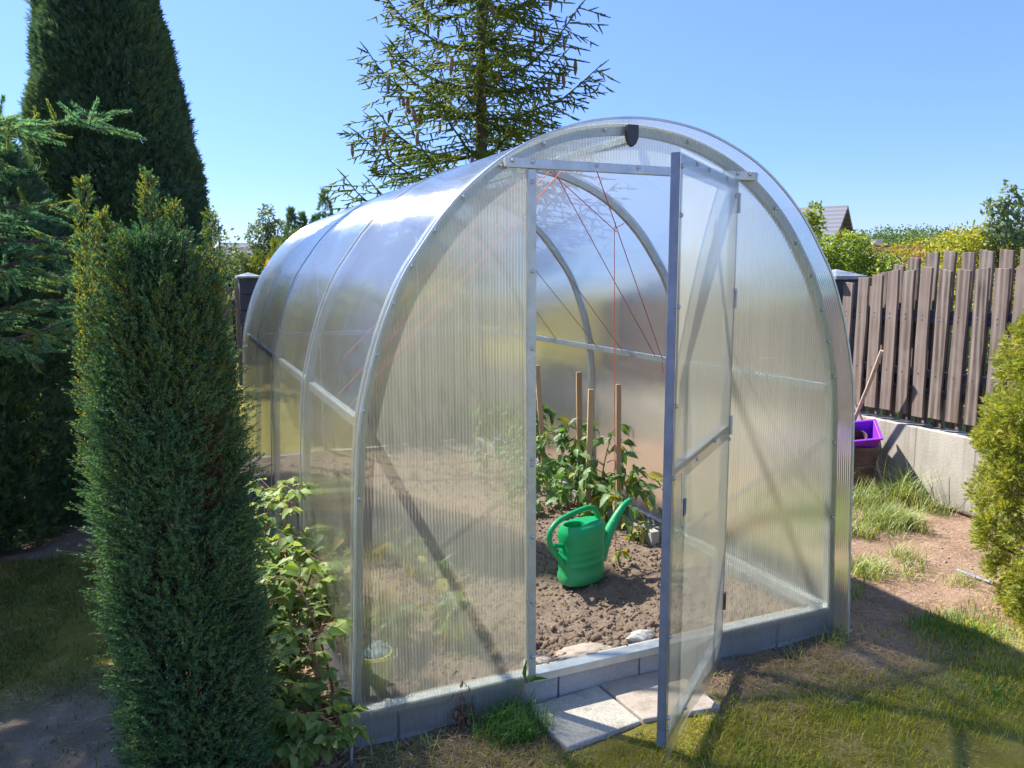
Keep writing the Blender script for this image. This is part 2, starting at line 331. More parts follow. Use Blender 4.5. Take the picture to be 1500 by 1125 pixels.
def twigs(A, B, rad=.002):
    """three sided tapering twigs"""
    m = len(A); X = nrm(B - A); S = nrm(np.cross(X, np.array([.31, .2, .93]))); U = np.cross(X, S)
    r = np.broadcast_to(rad, (m,))[:, None]
    ring = [S, -S * .5 + U * .87, -S * .5 - U * .87]
    V = np.stack([A + k * r for k in ring] + [B + k * r * .4 for k in ring], 1).reshape(-1, 3)
    b = (np.arange(m) * 6)[:, None, None]; T = np.array([[0, 1, 4, 3], [1, 2, 5, 4], [2, 0, 3, 5]])
    return V, (b + T[None]).reshape(-1, 4)
def fan(P, D, N, L, W, k=5, spread=.75):
    """flat thuja-like sprays"""
    n = len(P); S = nrm(np.cross(D, N)); parts = []
    for j in range(k):
        a = spread * (2 * j / (k - 1) - 1); s0 = .08 + .5 * (1 - abs(2 * j / (k - 1) - 1))
        Dj = nrm(D * math.cos(a) + S * math.sin(a) + N * .15 * rng.normal(size=(n, 1)))
        parts.append(diamonds(P + D * (L * s0 * .6)[:, None], Dj, N, L * (.75 - .25 * abs(a)), W))
    return merge(parts)
def blades(xy, h, w, lean=.5, z0=0., seed_dir=None):
    """grass blades, three-segment bent strips"""
    n = len(xy); az = rng.random(n) * 2 * math.pi; H = h * (.5 + .8 * rng.random(n)); ln = lean * (.3 + rng.random(n)) * H
    d = np.stack([np.cos(az), np.sin(az), np.zeros(n)], 1); s = np.stack([-np.sin(az), np.cos(az), np.zeros(n)], 1)
    P = np.concatenate([xy, np.broadcast_to(np.asarray(z0), (n,))[:, None]], 1); up = np.array([0, 0, 1.])
    wv = (w * (.6 + .8 * rng.random(n)))[:, None]
    p1 = P + up * (H * .55)[:, None] + d * (ln * .3)[:, None]; p2 = P + up * (H * .9)[:, None] + d * ln[:, None]
    p2[:, 2] -= np.clip(ln - H, 0, None) * .3
    V = np.stack([P - s * wv / 2, P + s * wv / 2, p1 + s * wv * .42, p1 - s * wv * .42, p2], 1).reshape(-1, 3)
    b = (np.arange(n) * 5)[:, None, None]; T = np.array([[0, 1, 2], [0, 2, 3], [3, 2, 4]])
    return V, (b + T[None]).reshape(-1, 3)
def vnoise(x, y, s=1., seed=0):
    r = np.random.default_rng(seed); o = np.zeros_like(x, dtype=float)
    for k in range(9):
        a = r.random() * 6.28; f = s * (.6 + 1.3 * r.random()) * (1.0 + .5 * (k // 3)); o += np.sin((x * math.cos(a) + y * math.sin(a)) * f * 3 + r.random() * 6.28)
    return o / 4.0

# ================================================================ CAMERA, LIGHT
cam = bpy.data.cameras.new('camera'); cam.lens = 27.393; cam.sensor_width = 36; cam.clip_end = 2000; cam.clip_start = .05
co_ = bpy.data.objects.new('camera', cam); C.objects.link(co_); bpy.context.scene.camera = co_
YAW, PITCH, ROLL, CH = .408894, .141527, -.003475, 1.5148
fw = Vector((math.sin(YAW) * math.cos(PITCH), math.cos(YAW) * math.cos(PITCH), -math.sin(PITCH)))
rt = Vector((math.cos(YAW), -math.sin(YAW), 0)); up = rt.cross(fw)
r2 = rt * math.cos(ROLL) + up * math.sin(ROLL); u2 = -rt * math.sin(ROLL) + up * math.cos(ROLL)
co_.matrix_world = Matrix(((r2.x, u2.x, -fw.x, 0), (r2.y, u2.y, -fw.y, 0), (r2.z, u2.z, -fw.z, CH), (0, 0, 0, 1)))
SUN = Vector((-.51, .70, 1.0)).normalized()
sl = bpy.data.lights.new('sun', 'SUN'); sl.energy = 4.3; sl.angle = math.radians(1.1); sl.color = (1, .96, .89)
so = bpy.data.objects.new('sun', sl); C.objects.link(so); so.rotation_euler = SUN.to_track_quat('Z', 'Y').to_euler(); so.location = (-6, 6, 12)
W = bpy.data.worlds.new('World'); bpy.context.scene.world = W; W.use_nodes = True
nt = W.node_tree; sky = nt.nodes.new('ShaderNodeTexSky'); sky.sky_type = 'NISHITA'; sky.sun_disc = False
sky.sun_elevation = math.asin(SUN.z); sky.sun_rotation = math.atan2(SUN.x, SUN.y); sky.air_density = 1.0; sky.dust_density = .0; sky.ozone_density = 2.2
bg = nt.nodes['Background']; bg.inputs[1].default_value = .15; tn = nt.nodes.new('ShaderNodeMix'); tn.data_type = 'RGBA'; tn.blend_type = 'MULTIPLY'; tn.inputs[0].default_value = 1; 
tc = nt.nodes.new('ShaderNodeTexCoord'); sx_ = nt.nodes.new('ShaderNodeSeparateXYZ'); nt.links.new(tc.outputs['Generated'], sx_.inputs[0])
rp = nt.nodes.new('ShaderNodeValToRGB'); nt.links.new(sx_.outputs[2], rp.inputs[0]); e_ = rp.color_ramp.elements; e_.new(.2); e_.new(.45)
for q_, (p_, c_) in zip(e_, ((0., (.25, .29, .42)), (.12, (.275, .335, .54)), (.38, (.41, .455, .77)), (1., (.95, .95, .95)))): q_.position = p_; q_.color = (*c_, 1)
nt.links.new(rp.outputs[0], tn.inputs[7]); nt.links.new(sky.outputs[0], tn.inputs[6]); nt.links.new(tn.outputs[2], bg.inputs[0])
sc = bpy.context.scene
sc.view_settings.view_transform = 'Standard'; sc.view_settings.look = 'None'; sc.view_settings.exposure = 1.48; sc.view_settings.gamma = 1
sc.render.engine = 'CYCLES'; cy = sc.cycles
cy.max_bounces = 14; cy.diffuse_bounces = 4; cy.glossy_bounces = 4; cy.transmission_bounces = 9; cy.transparent_max_bounces = 24
cy.caustics_reflective = False; cy.caustics_refractive = False; cy.use_denoising = True; cy.sample_clamp_indirect = 6; cy.blur_glossy = .5
try: cy.denoiser = 'OPENIMAGEDENOISE'
except Exception: pass

# ================================================================ GROUND
def lawn_mask(x, y):
    """1 where green lawn grows, 0 on bare soil"""
    n = vnoise(x, y, 1.3, 3) * .5 + vnoise(x, y, 3.5, 4) * .35
    front = 1 / (1 + np.exp(-((2.16 - .13 * ((x > 1.64) & (x < 2.6)) - .10 * np.abs(x - 1.6) - y) * 9 + n * 1.1)))
    right = np.exp(-((x - 3.02) ** 2 / .05 + (y - 2.12) ** 2 / .03)) * .9
    lf = 1 / (1 + np.exp(-((y - 3.15) * 6 + n))) * (x < .25) * (y < 4.7)
    far = ((x > 4.9) | (y > 6.8)).astype(float)
    return np.clip(np.maximum.reduce([front * (x > .42), right, lf, far]), 0, 1)
def mulch_mask(x, y):
    return ((x > 2.52) & (x < 4.9) & (y > 2.0) & (y < 6.8)).astype(float)
def height(x, y):
    h = .008 * vnoise(x, y, 2.2, 1) + .004 * vnoise(x, y, 7., 2) - .004
    d = np.hypot(x - 2, y - 3); return h + np.clip((d - 25) / 120, 0, 1) ** 2 * 6
ax = np.concatenate([-np.geomspace(300, 1.45, 46), np.arange(-1.4, 5.2, .035), np.geomspace(5.25, 320, 46)])
ay = np.concatenate([-np.geomspace(60, .55, 22), np.arange(-.5, 7.0, .035), np.geomspace(7.05, 320, 46)])
X, Y = np.meshgrid(ax, ay); Z = height(X, Y)
nx, ny = len(ax), len(ay); idx = np.arange(nx * ny).reshape(ny, nx)
F = np.stack([idx[:-1, :-1], idx[:-1, 1:], idx[1:, 1:], idx[1:, :-1]], -1).reshape(-1, 4)
t = NT('garden_ground'); co = t.co()
lw = t.n('ShaderNodeAttribute', attribute_name='lawn').outputs['Fac']; mu = t.n('ShaderNodeAttribute', attribute_name='mulch').outputs['Fac']
n1 = t.noise(co, 6, 8, .65); n2 = t.noise(co, 45, 6, .7); n3 = t.noise(co, 160, 4, .7); n0 = t.noise(co, 1.3, 5, .6)
dirt = t.ramp(n1, [(.3, (.20, .15, .105)), (.55, (.32, .25, .18)), (.75, (.42, .34, .26))])
mul = t.ramp(t.math('ADD', t.math('MULTIPLY', n2, .6), t.math('MULTIPLY', n1, .4)), [(.3, (.16, .10, .065)), (.5, (.34, .22, .15)), (.72, (.52, .39, .28))])
grs = t.ramp(n1, [(.3, (.18, .16, .03)), (.55, (.28, .25, .045)), (.75, (.40, .31, .13))])
col = t.mix(mu, dirt, mul); col = t.mix(t.math('MULTIPLY_ADD', t.math('ADD', lw, t.math('MULTIPLY_ADD', n2, .5, -.25)), 1.6, -.3, clamp=True), col, grs)
col = t.mix(t.math('MULTIPLY_ADD', n3, 2.4, -1.15, clamp=True), col, (.10, .07, .05, 1))
M['ground'] = t.done(t.pr(col, .95, 0, t.bump(t.math('ADD', n2, t.math('MULTIPLY', n3, .5)), .9, .02), .15))
g = np_obj('ground', np.stack([X, Y, Z], -1).reshape(-1, 3), F, M['ground'], smooth=True); g['kind'] = 'structure'
for nm, f_ in (('lawn', lawn_mask), ('mulch', mulch_mask)):
    a = g.data.attributes.new(nm, 'FLOAT', 'POINT'); a.data.foreach_set('value', f_(X, Y).ravel().astype(np.float32))
# soil bed inside
def soil_h(x, y): return .062 + .012 * vnoise(x, y, 1.6, 11) + .009 * vnoise(x, y, 5, 12) + .006 * vnoise(x, y, 11, 13) + .03 * np.exp(-((x - 1.0) / .35) ** 2) * (y > 2.7)
sx = np.arange(.5, 2.5, .018); sy = np.arange(2.425, 6.26, .018); X, Y = np.meshgrid(sx, sy); Z = soil_h(X, Y) + rng.normal(size=X.shape) * .0024
nx, ny = len(sx), len(sy); idx = np.arange(nx * ny).reshape(ny, nx); F = np.stack([idx[:-1, :-1], idx[:-1, 1:], idx[1:, 1:], idx[1:, :-1]], -1).reshape(-1, 4)
t = NT('garden_soil'); co = t.co(); n1 = t.noise(co, 9, 8, .7); n2 = t.noise(co, 70, 6, .75); n3 = t.noise(co, 1.5, 4)
col = t.ramp(t.math('ADD', t.math('MULTIPLY', n1, .55), t.math('MULTIPLY', n2, .45)), [(.3, (.26, .185, .14)), (.5, (.42, .315, .245)), (.72, (.55, .435, .35))])
col = t.mix(t.math('MULTIPLY_ADD', n3, 1.6, -.6, clamp=True), col, t.mix(n2, (.25, .18, .13, 1), (.46, .36, .27, 1)))
M['soil'] = t.done(t.pr(col, .96, 0, t.bump(t.math('ADD', n2, t.math('MULTIPLY', n1, 1.5)), 1., .02), .12))
b = np_obj('soil', np.stack([X, Y, Z], -1).reshape(-1, 3), F, M['soil'], smooth=True); b['kind'] = 'structure'
# clods
bm = bmesh.new(); bmesh.ops.create_icosphere(bm, subdivisions=1, radius=1); ico = np.array([v.co for v in bm.verts]); icf = np.array([[v.index for v in f.verts] for f in bm.faces]); bm.free()
def clods(n, x0, x1, y0, y1, r0, r1, hf):
    x = rng.uniform(x0, x1, n); y = y0 + (y1 - y0) * rng.random(n) ** 1.4; r = r0 + (r1 - r0) * rng.random(n) ** 3
    V = ico[None] * (r[:, None, None]) * rng.uniform(.4, 1.3, (n, len(ico), 1)) * rng.uniform(.7, 1.3, (n, 1, 3))
    V = V + np.stack([x, y, hf(x, y) + r * .15], -1)[:, None]
    return V.reshape(-1, 3), (icf[None] + (np.arange(n) * len(ico))[:, None, None]).reshape(-1, 3)
V, F = merge([clods(11000, .55, 2.42, 2.44, 4.2, .002, .013, soil_h), clods(900, 1.05, 2.3, 2.43, 2.62, .006, .024, soil_h), clods(1200, .6, 2.3, 4.2, 6.0, .006, .02, soil_h)])
o = np_obj('soil_clods', V, F, M['soil']); tag(o, kind='stuff')
V, F = merge([clods(900, 2.55, 4.4, 2.0, 4.2, .002, .009, height), clods(500, .5, 3.0, 1.4, 2.3, .002, .007, height), clods(300, -1., .4, 1.9, 4.6, .003, .01, height)])
o = np_obj('ground_crumbs', V, F, M['soil']); tag(o, kind='stuff')

# ---- grass
def scatter(n, x0, x1, y0, y1, maskf=None):
    x = rng.uniform(x0, x1, n); y = rng.uniform(y0, y1, n)
    if maskf is not None:
        k = rng.random(n) < maskf(x, y); x, y = x[k], y[k]
    return np.stack([x, y], 1)
def outside_slabs(x, y): return ~((x > 1.04) & (x < 1.69) & (y > 2.03) & (y < 2.36)) & ~((x > .4) & (x < 2.5) & (y > 2.31))
patch = lambda x, y: np.clip(.55 + .55 * vnoise(x, y, 2.6, 21), .04, 1)
lush = lambda x, y: np.clip(vnoise(x, y, 2.2, 22) * .9 - .15, 0, 1)
def z_at(xy): return height(xy[:, 0], xy[:, 1]) - .002
xy = scatter(125000, .42, 4.2, .9, 2.45, lambda x, y: lawn_mask(x, y) * patch(x, y) * outside_slabs(x, y))
V, F = blades(xy, .029, .0027, .85, z_at(xy)); tag(np_obj('lawn_grass', V, F, M['f_lawn']), kind='stuff')
xy = scatter(60000, .42, 4.2, .9, 2.45, lambda x, y: lawn_mask(x, y) * lush(x, y) * outside_slabs(x, y))
xy2 = scatter(1500, .80, 1.08, 2.14, 2.3, lambda x, y: np.exp(-((x - .97) ** 2 / .008)))
xy3 = scatter(1800, 2.78, 3.3, 1.9, 2.3, lambda x, y: np.exp(-((x - 3.0) ** 2 / .03 + (y - 2.15) ** 2 / .03)))
V, F = merge([blades(xy, .032, .003, .75, z_at(xy)), blades(xy2, .085, .003, .8, z_at(xy2)), blades(xy3, .045, .003, .7, z_at(xy3))])
tag(np_obj('lush_grass', V, F, M['f_lush']), kind='stuff')
# flat straw and dead grass
def straw(xy, L, w, z0):
    n = len(xy); az = rng.random(n) * 6.28; D = np.stack([np.cos(az), np.sin(az), rng.normal(size=n) * .22], 1)
    P = np.concatenate([xy, (np.asarray(z0) + .003 + .012 * rng.random(n))[:, None]], 1)
    N = nrm(np.array([0, 0, 1.]) + .5 * rng.normal(size=(n, 3)))
    return diamonds(P, nrm(D), N, L * (.4 + rng.random(n)), w)
g1 = scatter(15000, 1.66, 2.6, 1.9, 2.32, lambda x, y: np.clip(.45 + .8 * vnoise(x, y, 3, 31), 0, 1) * outside_slabs(x, y))
g2 = scatter(15000, 2.5, 4.5, 2.0, 5.0, lambda x, y: np.clip(.5 + .6 * vnoise(x, y, 2, 32), .05, 1))
g3 = scatter(3800, .42, 1.1, 1.95, 2.3, lambda x, y: np.clip(.6 + .6 * vnoise(x, y, 3, 33), .1, 1))
g4 = scatter(8000, -1.2, .45, 2., 4.8, lambda x, y: np.clip(.2 + .6 * vnoise(x, y, 2, 34), 0, 1))
g5 = scatter(24000, .42, 3.3, .9, 2.3, lambda x, y: np.clip(vnoise(x, y, 2.6, 35), 0, 1) * outside_slabs(x, y))
g6 = scatter(2500, .15, .45, 2.1, 3.6)
V, F = merge([straw(g, L, w, z_at(g)) for g, L, w in ((g1, .045, .0018), (g2, .032, .0024), (g3, .045, .0026), (g4, .04, .0026), (g5, .03, .0017), (g6, .06, .006))])
tag(np_obj('dead_grass', V, F, M['f_dry']), kind='stuff')
# shaded lawn on the left
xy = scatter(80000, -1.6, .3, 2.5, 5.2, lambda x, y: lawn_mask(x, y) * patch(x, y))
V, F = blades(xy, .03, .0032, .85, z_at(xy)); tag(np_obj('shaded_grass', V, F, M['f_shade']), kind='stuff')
# tall tufts by the wall
cl = [(3.95 + .5 * rng.random(), 3.25 + .75 * rng.random(), .08 + .2 * rng.random() ** 2) for _ in range(18)] + [(3.5 + .7 * rng.random(), 3.1 + 1.1 * rng.random(), .08 + .05 * rng.random()) for _ in range(40)] + [(2.7 + .9 * rng.random(), 2.4 + 1.2 * rng.random(), .05 + .05 * rng.random()) for _ in range(26)]
ps = []
for x, y, h in cl:
    n = int(40 + 80 * rng.random()); q = rng.normal(size=(n, 2)) * .045 + (x, y); q = q[q[:, 0] < 4.48]
    ps.append(blades(q, h, .0042, 1.0, z_at(q)))
q = np.array([(4.30, 3.55), (4.33, 3.52), (4.36, 3.40), (4.25, 3.7), (4.28, 3.66), (4.38, 3.35)]); ps.append(blades(q, .34, .004, .25, z_at(q)))
V, F = merge(ps); tag(np_obj('tall_grass', V, F, M['f_tall']), kind='stuff')
# weeds at the front corners of the foundation
ps = []
for x, y, h, n in ((2.44, 2.25, .09, 60), (2.38, 2.22, .06, 40), (1.02, 2.3, .06, 30), (2.52, 2.35, .08, 60), (.52, 2.24, .06, 60), (2.2, 2.25, .05, 40), (.66, 2.23, .05, 40)):
    q = rng.normal(size=(n, 2)) * .03 + (x, y); ps.append(blades(q, h, .003, 1.1, z_at(q)))
V, F = merge(ps); tag(np_obj('wild_grass', V, F, M['f_tall']), kind='stuff')
# meadow beyond the fence
xy = scatter(16000, 4.9, 11, 2, 12); V, F = blades(xy, .12, .02, .6, z_at(xy)); tag(np_obj('meadow_grass', V, F, M['f_tall']), kind='stuff')

# ================================================================ GREENHOUSE
GX = 1.46; Y0 = 2.318
T = [(1.028, -.03), (1.02, .12), (1.002, .45), (.99, .77), (.972, 1.04), (.945, 1.18), (.898, 1.34), (.836, 1.485), (.772, 1.585), (.685, 1.70), (.585, 1.797), (.475, 1.877), (.345, 1.94), (.19, 1.987), (0, 2.006)]
half = [(-d, z) for d, z in T]; pts = half + [(-x, z) for x, z in half[-2::-1]]
def crom(P, n):
    P = np.array(P, float); Q = np.vstack([2 * P[0] - P[1], P, 2 * P[-1] - P[-2]]); out = []
    for i in range(len(P) - 1):
        for k in range(n):
            u = k / n; a, b, c, d = Q[i:i + 4]
            out.append(.5 * (2 * b + (c - a) * u + (2 * a - 5 * b + 4 * c - d) * u * u + (3 * b - a - 3 * c + d) * u ** 3))
    out.append(P[-1]); return np.array(out)
ARC = crom(pts, 5)
TAN = nrm(np.gradient(ARC, axis=0)); NOR = np.stack([-TAN[:, 1], TAN[:, 0]], 1)   # outward
def arc(off): A = ARC + NOR * off; return A + np.array([GX, 0])
gh = thing('greenhouse', 'arched polycarbonate tunnel greenhouse with galvanised frame and open door', 'greenhouse', (GX, Y0, 0))
def sheet(y0, y1, off, n=14, sag=.0):
    A = arc(off); ys = np.linspace(y0, y1, n); m = len(A)
    k = np.arange(m)
    V = np.array([(A[i, 0] , y, A[i, 1]) for y in ys for i in range(m)])
    dv = sag * (vnoise(V[:, 1], V[:, 2] * 1.5 + V[:, 0], .8, 41)); V[:, 0] += dv * np.tile(NOR[:, 0], n); V[:, 2] += dv * np.tile(NOR[:, 1], n)
    idx = np.arange(n * m).reshape(n, m); F = np.stack([idx[:-1, :-1], idx[:-1, 1:], idx[1:, 1:], idx[1:, :-1]], -1).reshape(-1, 4)
    return np_obj('roof_sheet', V, F, M['roofpc'], gh, smooth=True)
sheet(2.25, 4.38, .007, 40, .004); sheet(4.31, 6.34, .002, 40, .004)
def arch_bar(name, y0, y1, o0, o1, mat, i0=1, i1=None):
    A, B = arc(o0), arc(o1); m = len(A); mb = MB(); i1 = i1 or m - 1; sl = range(i0, i1)
    v = []
    for i in sl: v += [(A[i, 0], y0, A[i, 1]), (A[i, 0], y1, A[i, 1]), (B[i, 0], y1, B[i, 1]), (B[i, 0], y0, B[i, 1])]
    k = len(list(sl)); f = [(4 * i + a, 4 * i + (a + 1) % 4, 4 * i + 4 + (a + 1) % 4, 4 * i + 4 + a) for i in range(k - 1) for a in range(4)]
    f += [(0, 1, 2, 3), (4 * k - 1, 4 * k - 2, 4 * k - 3, 4 * k - 4)]
    return mb.add(v, f).build(name, mat, gh, smooth=True)
front_hoop = arch_bar('hoop', 2.3245, 2.352, .001, -.034, M['galv'])
for y in (3.32, 4.335, 5.32, 6.255): arch_bar('hoop', y - .013, y + .013, -.001, -.030, M['galv'])
arch_bar('edge_trim', 2.246, 2.252, .0115, .0045, M['galv'])
for y in (4.378, 3.318): arch_bar('joint_strip', y - .0025, y + .0025, .0125, .0075, M['galv'])
# gable panels (flat sheets cut to the arch)
def gable(name, xa, xb, zlow, y, mat):
    A = arc(-.0005); sel = A[(A[:, 0] > xa) & (A[:, 0] < xb)]
    top = lambda x: float(np.interp(x, A[:, 0], A[:, 1])) 
    P = [(max(xa, A[:, 0].min()), zlow)] if xa > A[:, 0].min() + .05 else []
    if xa > .6: P.append((xa, top(xa)))
    P += [tuple(p) for p in sel if p[1] > zlow]
    if xb < 2.3: P.append((xb, top(xb)))
    if xb < 2.3: P.append((xb, zlow))
    mb = MB(); mb.add([(x, y, z) for x, z in P], [tuple(range(len(P)))]); return mb.build(name, mat, gh)
gable('front_panel', .0, 1.055, .0, Y0, M['gable']); gable('front_panel', 1.889, 3, .0, Y0, M['gable'])
gable('transom_panel', 1.055, 1.889, 1.872, Y0, M['gable'])
gable('rear_panel', .0, 3, .0, 6.285, M['rearpc'])
# frame
X1a, X1b, X2a, X2b = 1.0555, 1.084, 1.862, 1.8885
lint = MB().box(.975, 1.965, 2.296, 2.3175, 1.842, 1.8715).build('lintel', M['galv'], gh, bevel=.002)
p1 = MB().box(X1a, X1b, 2.300, 2.33, .127, 1.841).build('door_post', M['galv'], gh, bevel=.002)
p2 = MB().box(X2a, X2b, 2.305, 2.335, .127, 1.841).build('door_post', M['galv'], gh, bevel=.002)
MB().box(.455, 1.0545, 2.3215, 2.36, .097, .124).box(1.89, 2.468, 2.3215, 2.36, .097, .124).box(1.056, 1.888, 2.309, 2.36, .097, .1265).build('sill_rail', M['galv'], gh, bevel=.0015)
for s, x in ((-1, GX - .945), (1, GX + .945)):
    MB().box(x - .012, x + .012, 2.353, 6.25, 1.035, 1.068).build('purlin', M['galv'], gh, bevel=.002)
MB().box(GX - .014, GX + .014, 2.353, 6.25, 1.95, 1.975).build('ridge_purlin', M['galv'], gh, bevel=.002)
MB().bar((2.445, 2.36, .86), (2.455, 3.3, .18), .02, .02).build('diagonal_brace', M['galv'], gh)
for s, x in ((-1, GX - 1.0), (1, GX + 1.0)):
    MB().box(x - .018, x + .018, 2.37, 6.25, .097, .124).build('side_rail', M['galv'], gh, bevel=.002)
MB().box(.55, 2.37, 6.23, 6.252, 1.03, 1.06).box(1.05, 1.075, 6.225, 6.2505, .1, 1.87).box(1.86, 1.885, 6.225, 6.2505, .1, 1.87).build('rear_frame', M['galv'], gh)
# bolts on the front frame: each with washer and domed head
bme = None
def bolt(x, y, z, parent, ny=-1, r=.0065, mat=None):
    global bme
    if bme is None:
        o = MB().lathe([(1.25, 0), (1.25, .25), (.95, .3), (.85, .7), (.5, .95), (.12, 1.0)], n=10).build('bolt', M['bolt'], None, smooth=True); bme = o.data; bpy.data.objects.remove(o)
    o = bpy.data.objects.new('bolt', bme); C.objects.link(o); o.parent = parent
    o.matrix_parent_inverse = Matrix.Identity(4); o.location = (x, y, z); o.scale = (r, r, r); o.rotation_euler = (math.pi / 2, 0, 0)
    return o
for z in (1.80, 1.52, 1.27, .90, .88, .63, .40, .20): bolt((X1a + X1b) / 2, 2.2995, z, p1)
for z in (1.79, 1.42, .99, .57, .2): bolt((X2a + X2b) / 2 + .003, 2.3045, z, p2)
for x in (1.0, 1.07, 1.30, 1.46, 1.70, 1.875, 1.93): bolt(x, 2.2955, 1.862, lint)
A = arc(-.017)
for i in (16, 22, 28, 33, 38, 43, 48, 54, 60, 67, 76, 85, 92, 98, 104, 109, 113, 118, 124, 129):
    if i < len(A): bolt(A[i, 0], 2.3172, A[i, 1], front_hoop, r=.006)
# ridge cap: black shield
q = [(-.022, .037), (.022, .037), (.022, -.006), (.014, -.024), (0, -.036), (-.014, -.024), (-.022, -.006)]
mb = MB(); n = len(q); mb.add([(GX - .022 + x, y, 1.965 + z) for y in (2.297, 2.3165) for x, z in q], [tuple(range(n)), tuple(range(2 * n - 1, n - 1, -1))] + [(i, (i + 1) % n, n + (i + 1) % n, n + i) for i in range(n)])
mb.build('end_cap', M['black'], gh, bevel=.003)
# ---- door, swung open towards the lawn
A39 = math.radians(39.3)
def dmb(mb, name, mat, parent, **k):
    o = mb.build(name, mat, None, **k); o.parent = parent; return o
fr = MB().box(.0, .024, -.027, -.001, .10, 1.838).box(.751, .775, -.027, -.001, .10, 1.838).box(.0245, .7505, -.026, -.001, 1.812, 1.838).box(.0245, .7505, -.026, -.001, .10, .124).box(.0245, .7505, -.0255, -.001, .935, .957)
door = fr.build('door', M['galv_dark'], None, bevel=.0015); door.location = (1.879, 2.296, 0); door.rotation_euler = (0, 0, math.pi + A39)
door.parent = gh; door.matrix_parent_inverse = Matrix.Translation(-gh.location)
# sheet with a slack, curled lower corner
nu, nv = 24, 40; us = np.linspace(.003, .782, nu); vs = np.linspace(0, 1, nv); V = []
for v in vs:
    for u in us:
        zl = .085 - .045 * (u / .78); z = zl + (1.845 - zl) * v
        curl = max(0, 1 - v / .14) ** 2 * (.018 * math.sin(u * 7) + .02 * (u / .78) ** 3)
        V.append((u, .002 + max(curl, 0), z))
idx = np.arange(nu * nv).reshape(nv, nu); F = np.stack([idx[:-1, :-1], idx[:-1, 1:], idx[1:, 1:], idx[1:, :-1]], -1).reshape(-1, 4)
dp = np_obj('door_panel', V, F, M['doorpc'], None, smooth=True); dp.parent = door
for x, z in [(.763, 1.80), (.763, 1.67), (.763, 1.42), (.763, 1.14), (.763, .93), (.763, .45), (.763, .19), (.763, .155), (.60, 1.825), (.45, 1.825), (.2, 1.825), (.05, 1.78), (.25, .94), (.5, .93), (.3, .11), (.55, .11), (.012, .9), (.012, 1.45), (.012, .3)]:
    b = bolt(x, .0025, z, door, r=.0062); b.rotation_euler = (-math.pi / 2, 0, 0); b.data = b.data
for z, m_ in ((1.76, 'galv'), (1.42, 'galv'), (.95, 'galv'), (.26, 'rust')):
    dmb(MB().box(-.012, .002, -.003, .004, z - .035, z + .035).tube([(-.006, .005, z - .035), (-.006, .005, z + .035)], .0045), 'hinge', M[m_], door)
ho = dmb(MB().tube([(.70, .008, .93), (.71, .014, .85), (.71, .014, .775), (.70, .014, .765), (.69, .014, .775), (.69, .014, .81)], .0028, 6), 'latch_hook', M['bolt'], door, smooth=True)
dmb(MB().box(.672, .70, .009, .018, .80, .85), 'latch_plate', M['blueplate'], door, bevel=.003)
# ---- foundation
fd = thing('block_foundation', 'low foundation of grey concrete blocks under the greenhouse', 'foundation', (GX, 2.38, 0))
xs = [.447, .60, .86, 1.19, 1.53, 1.86, 2.19, 2.475]
for a, b in zip(xs[:-1], xs[1:]):
    MB().box(a + .003, b - .003, 2.333 + rng.uniform(-.003, .003), 2.425, -.12, .0945).build('block', M['block'], fd, bevel=.004)
for x in (GX - 1.015, GX + .955):
    for k in range(10):
        y = 2.43 + k * .385; MB().box(x, x + .06, y + .003, y + .379, -.12, .0945).build('block', M['block'], fd, bevel=.004)
for k in range(5): MB().box(.52 + k * .376, .892 + k * .376, 6.22, 6.28, -.12, .0945).build('block', M['block'], fd, bevel=.004)
# stones behind the sill at the doorway
def lump(name, c, r, mat, label, cat, sq=(1, 1, .6), group=None, seed=0):
    rr = np.random.default_rng(seed); bm = bmesh.new(); bmesh.ops.create_icosphere(bm, subdivisions=4, radius=1)
    for v in bm.verts:
        p = np.array(v.co); k = 1 + .16 * math.sin(p[0] * 3 + seed) + .13 * math.sin(p[1] * 4 + seed * 2) + .12 * math.sin(p[2] * 5) + .07 * math.sin(p[0] * 13 + p[1] * 11 + seed) + .05 * math.sin(p[2] * 21 + p[0] * 17) + .035 * rr.normal(); v.co = Vector(p * k * np.array(sq) * r) + Vector(c)
    me = bpy.data.meshes.new(name); bm.to_mesh(me); bm.free(); me.materials.append(mat); me.polygons.foreach_set('use_smooth', [True] * len(me.polygons)); o = link(name, me); return tag(o, label, cat, group)
lump('stone', (1.62, 2.47, .085), .05, M['block'], 'grey stone behind the door sill near the open door', 'stone', (1.2, .7, .5), 'stones behind the door sill', 1)
lump('stone', (1.36, 2.455, .08), .09, M['slab2'], 'long flat tan stone in the middle of the doorway behind the sill', 'stone', (1.5, .45, .25), 'stones behind the door sill', 2)
lump('stone', (1.16, 2.455, .085), .045, M['slab2'], 'small rough stone beside the left door post behind the sill', 'stone', (1.1, .8, .6), 'stones behind the door sill', 5)
# ---- paving slabs
def slab(name, quad, z0, z1, mat, label):
    mb = MB(); mb.add([(x, y, z0) for x, y in quad] + [(x, y, z1) for x, y in quad], [(0, 1, 2, 3), (4, 5, 6, 7)] + [(i, (i + 1) % 4, 4 + (i + 1) % 4, 4 + i) for i in range(4)])
    return tag(mb.build(name, mat, None, bevel=.006), label, 'paving slab', 'paving slabs before the door')
slab('paving_slab', [(1.075, 2.045), (1.372, 2.075), (1.352, 2.335), (1.045, 2.31)], -.03, .014, M['slab1'], 'square pale speckled concrete slab before the doorway')
slab('paving_slab', [(1.378, 2.072), (1.668, 2.03), (1.675, 2.33), (1.358, 2.335)], -.03, .02, M['slab2'], 'smoother pinkish grey concrete slab half under the open door')

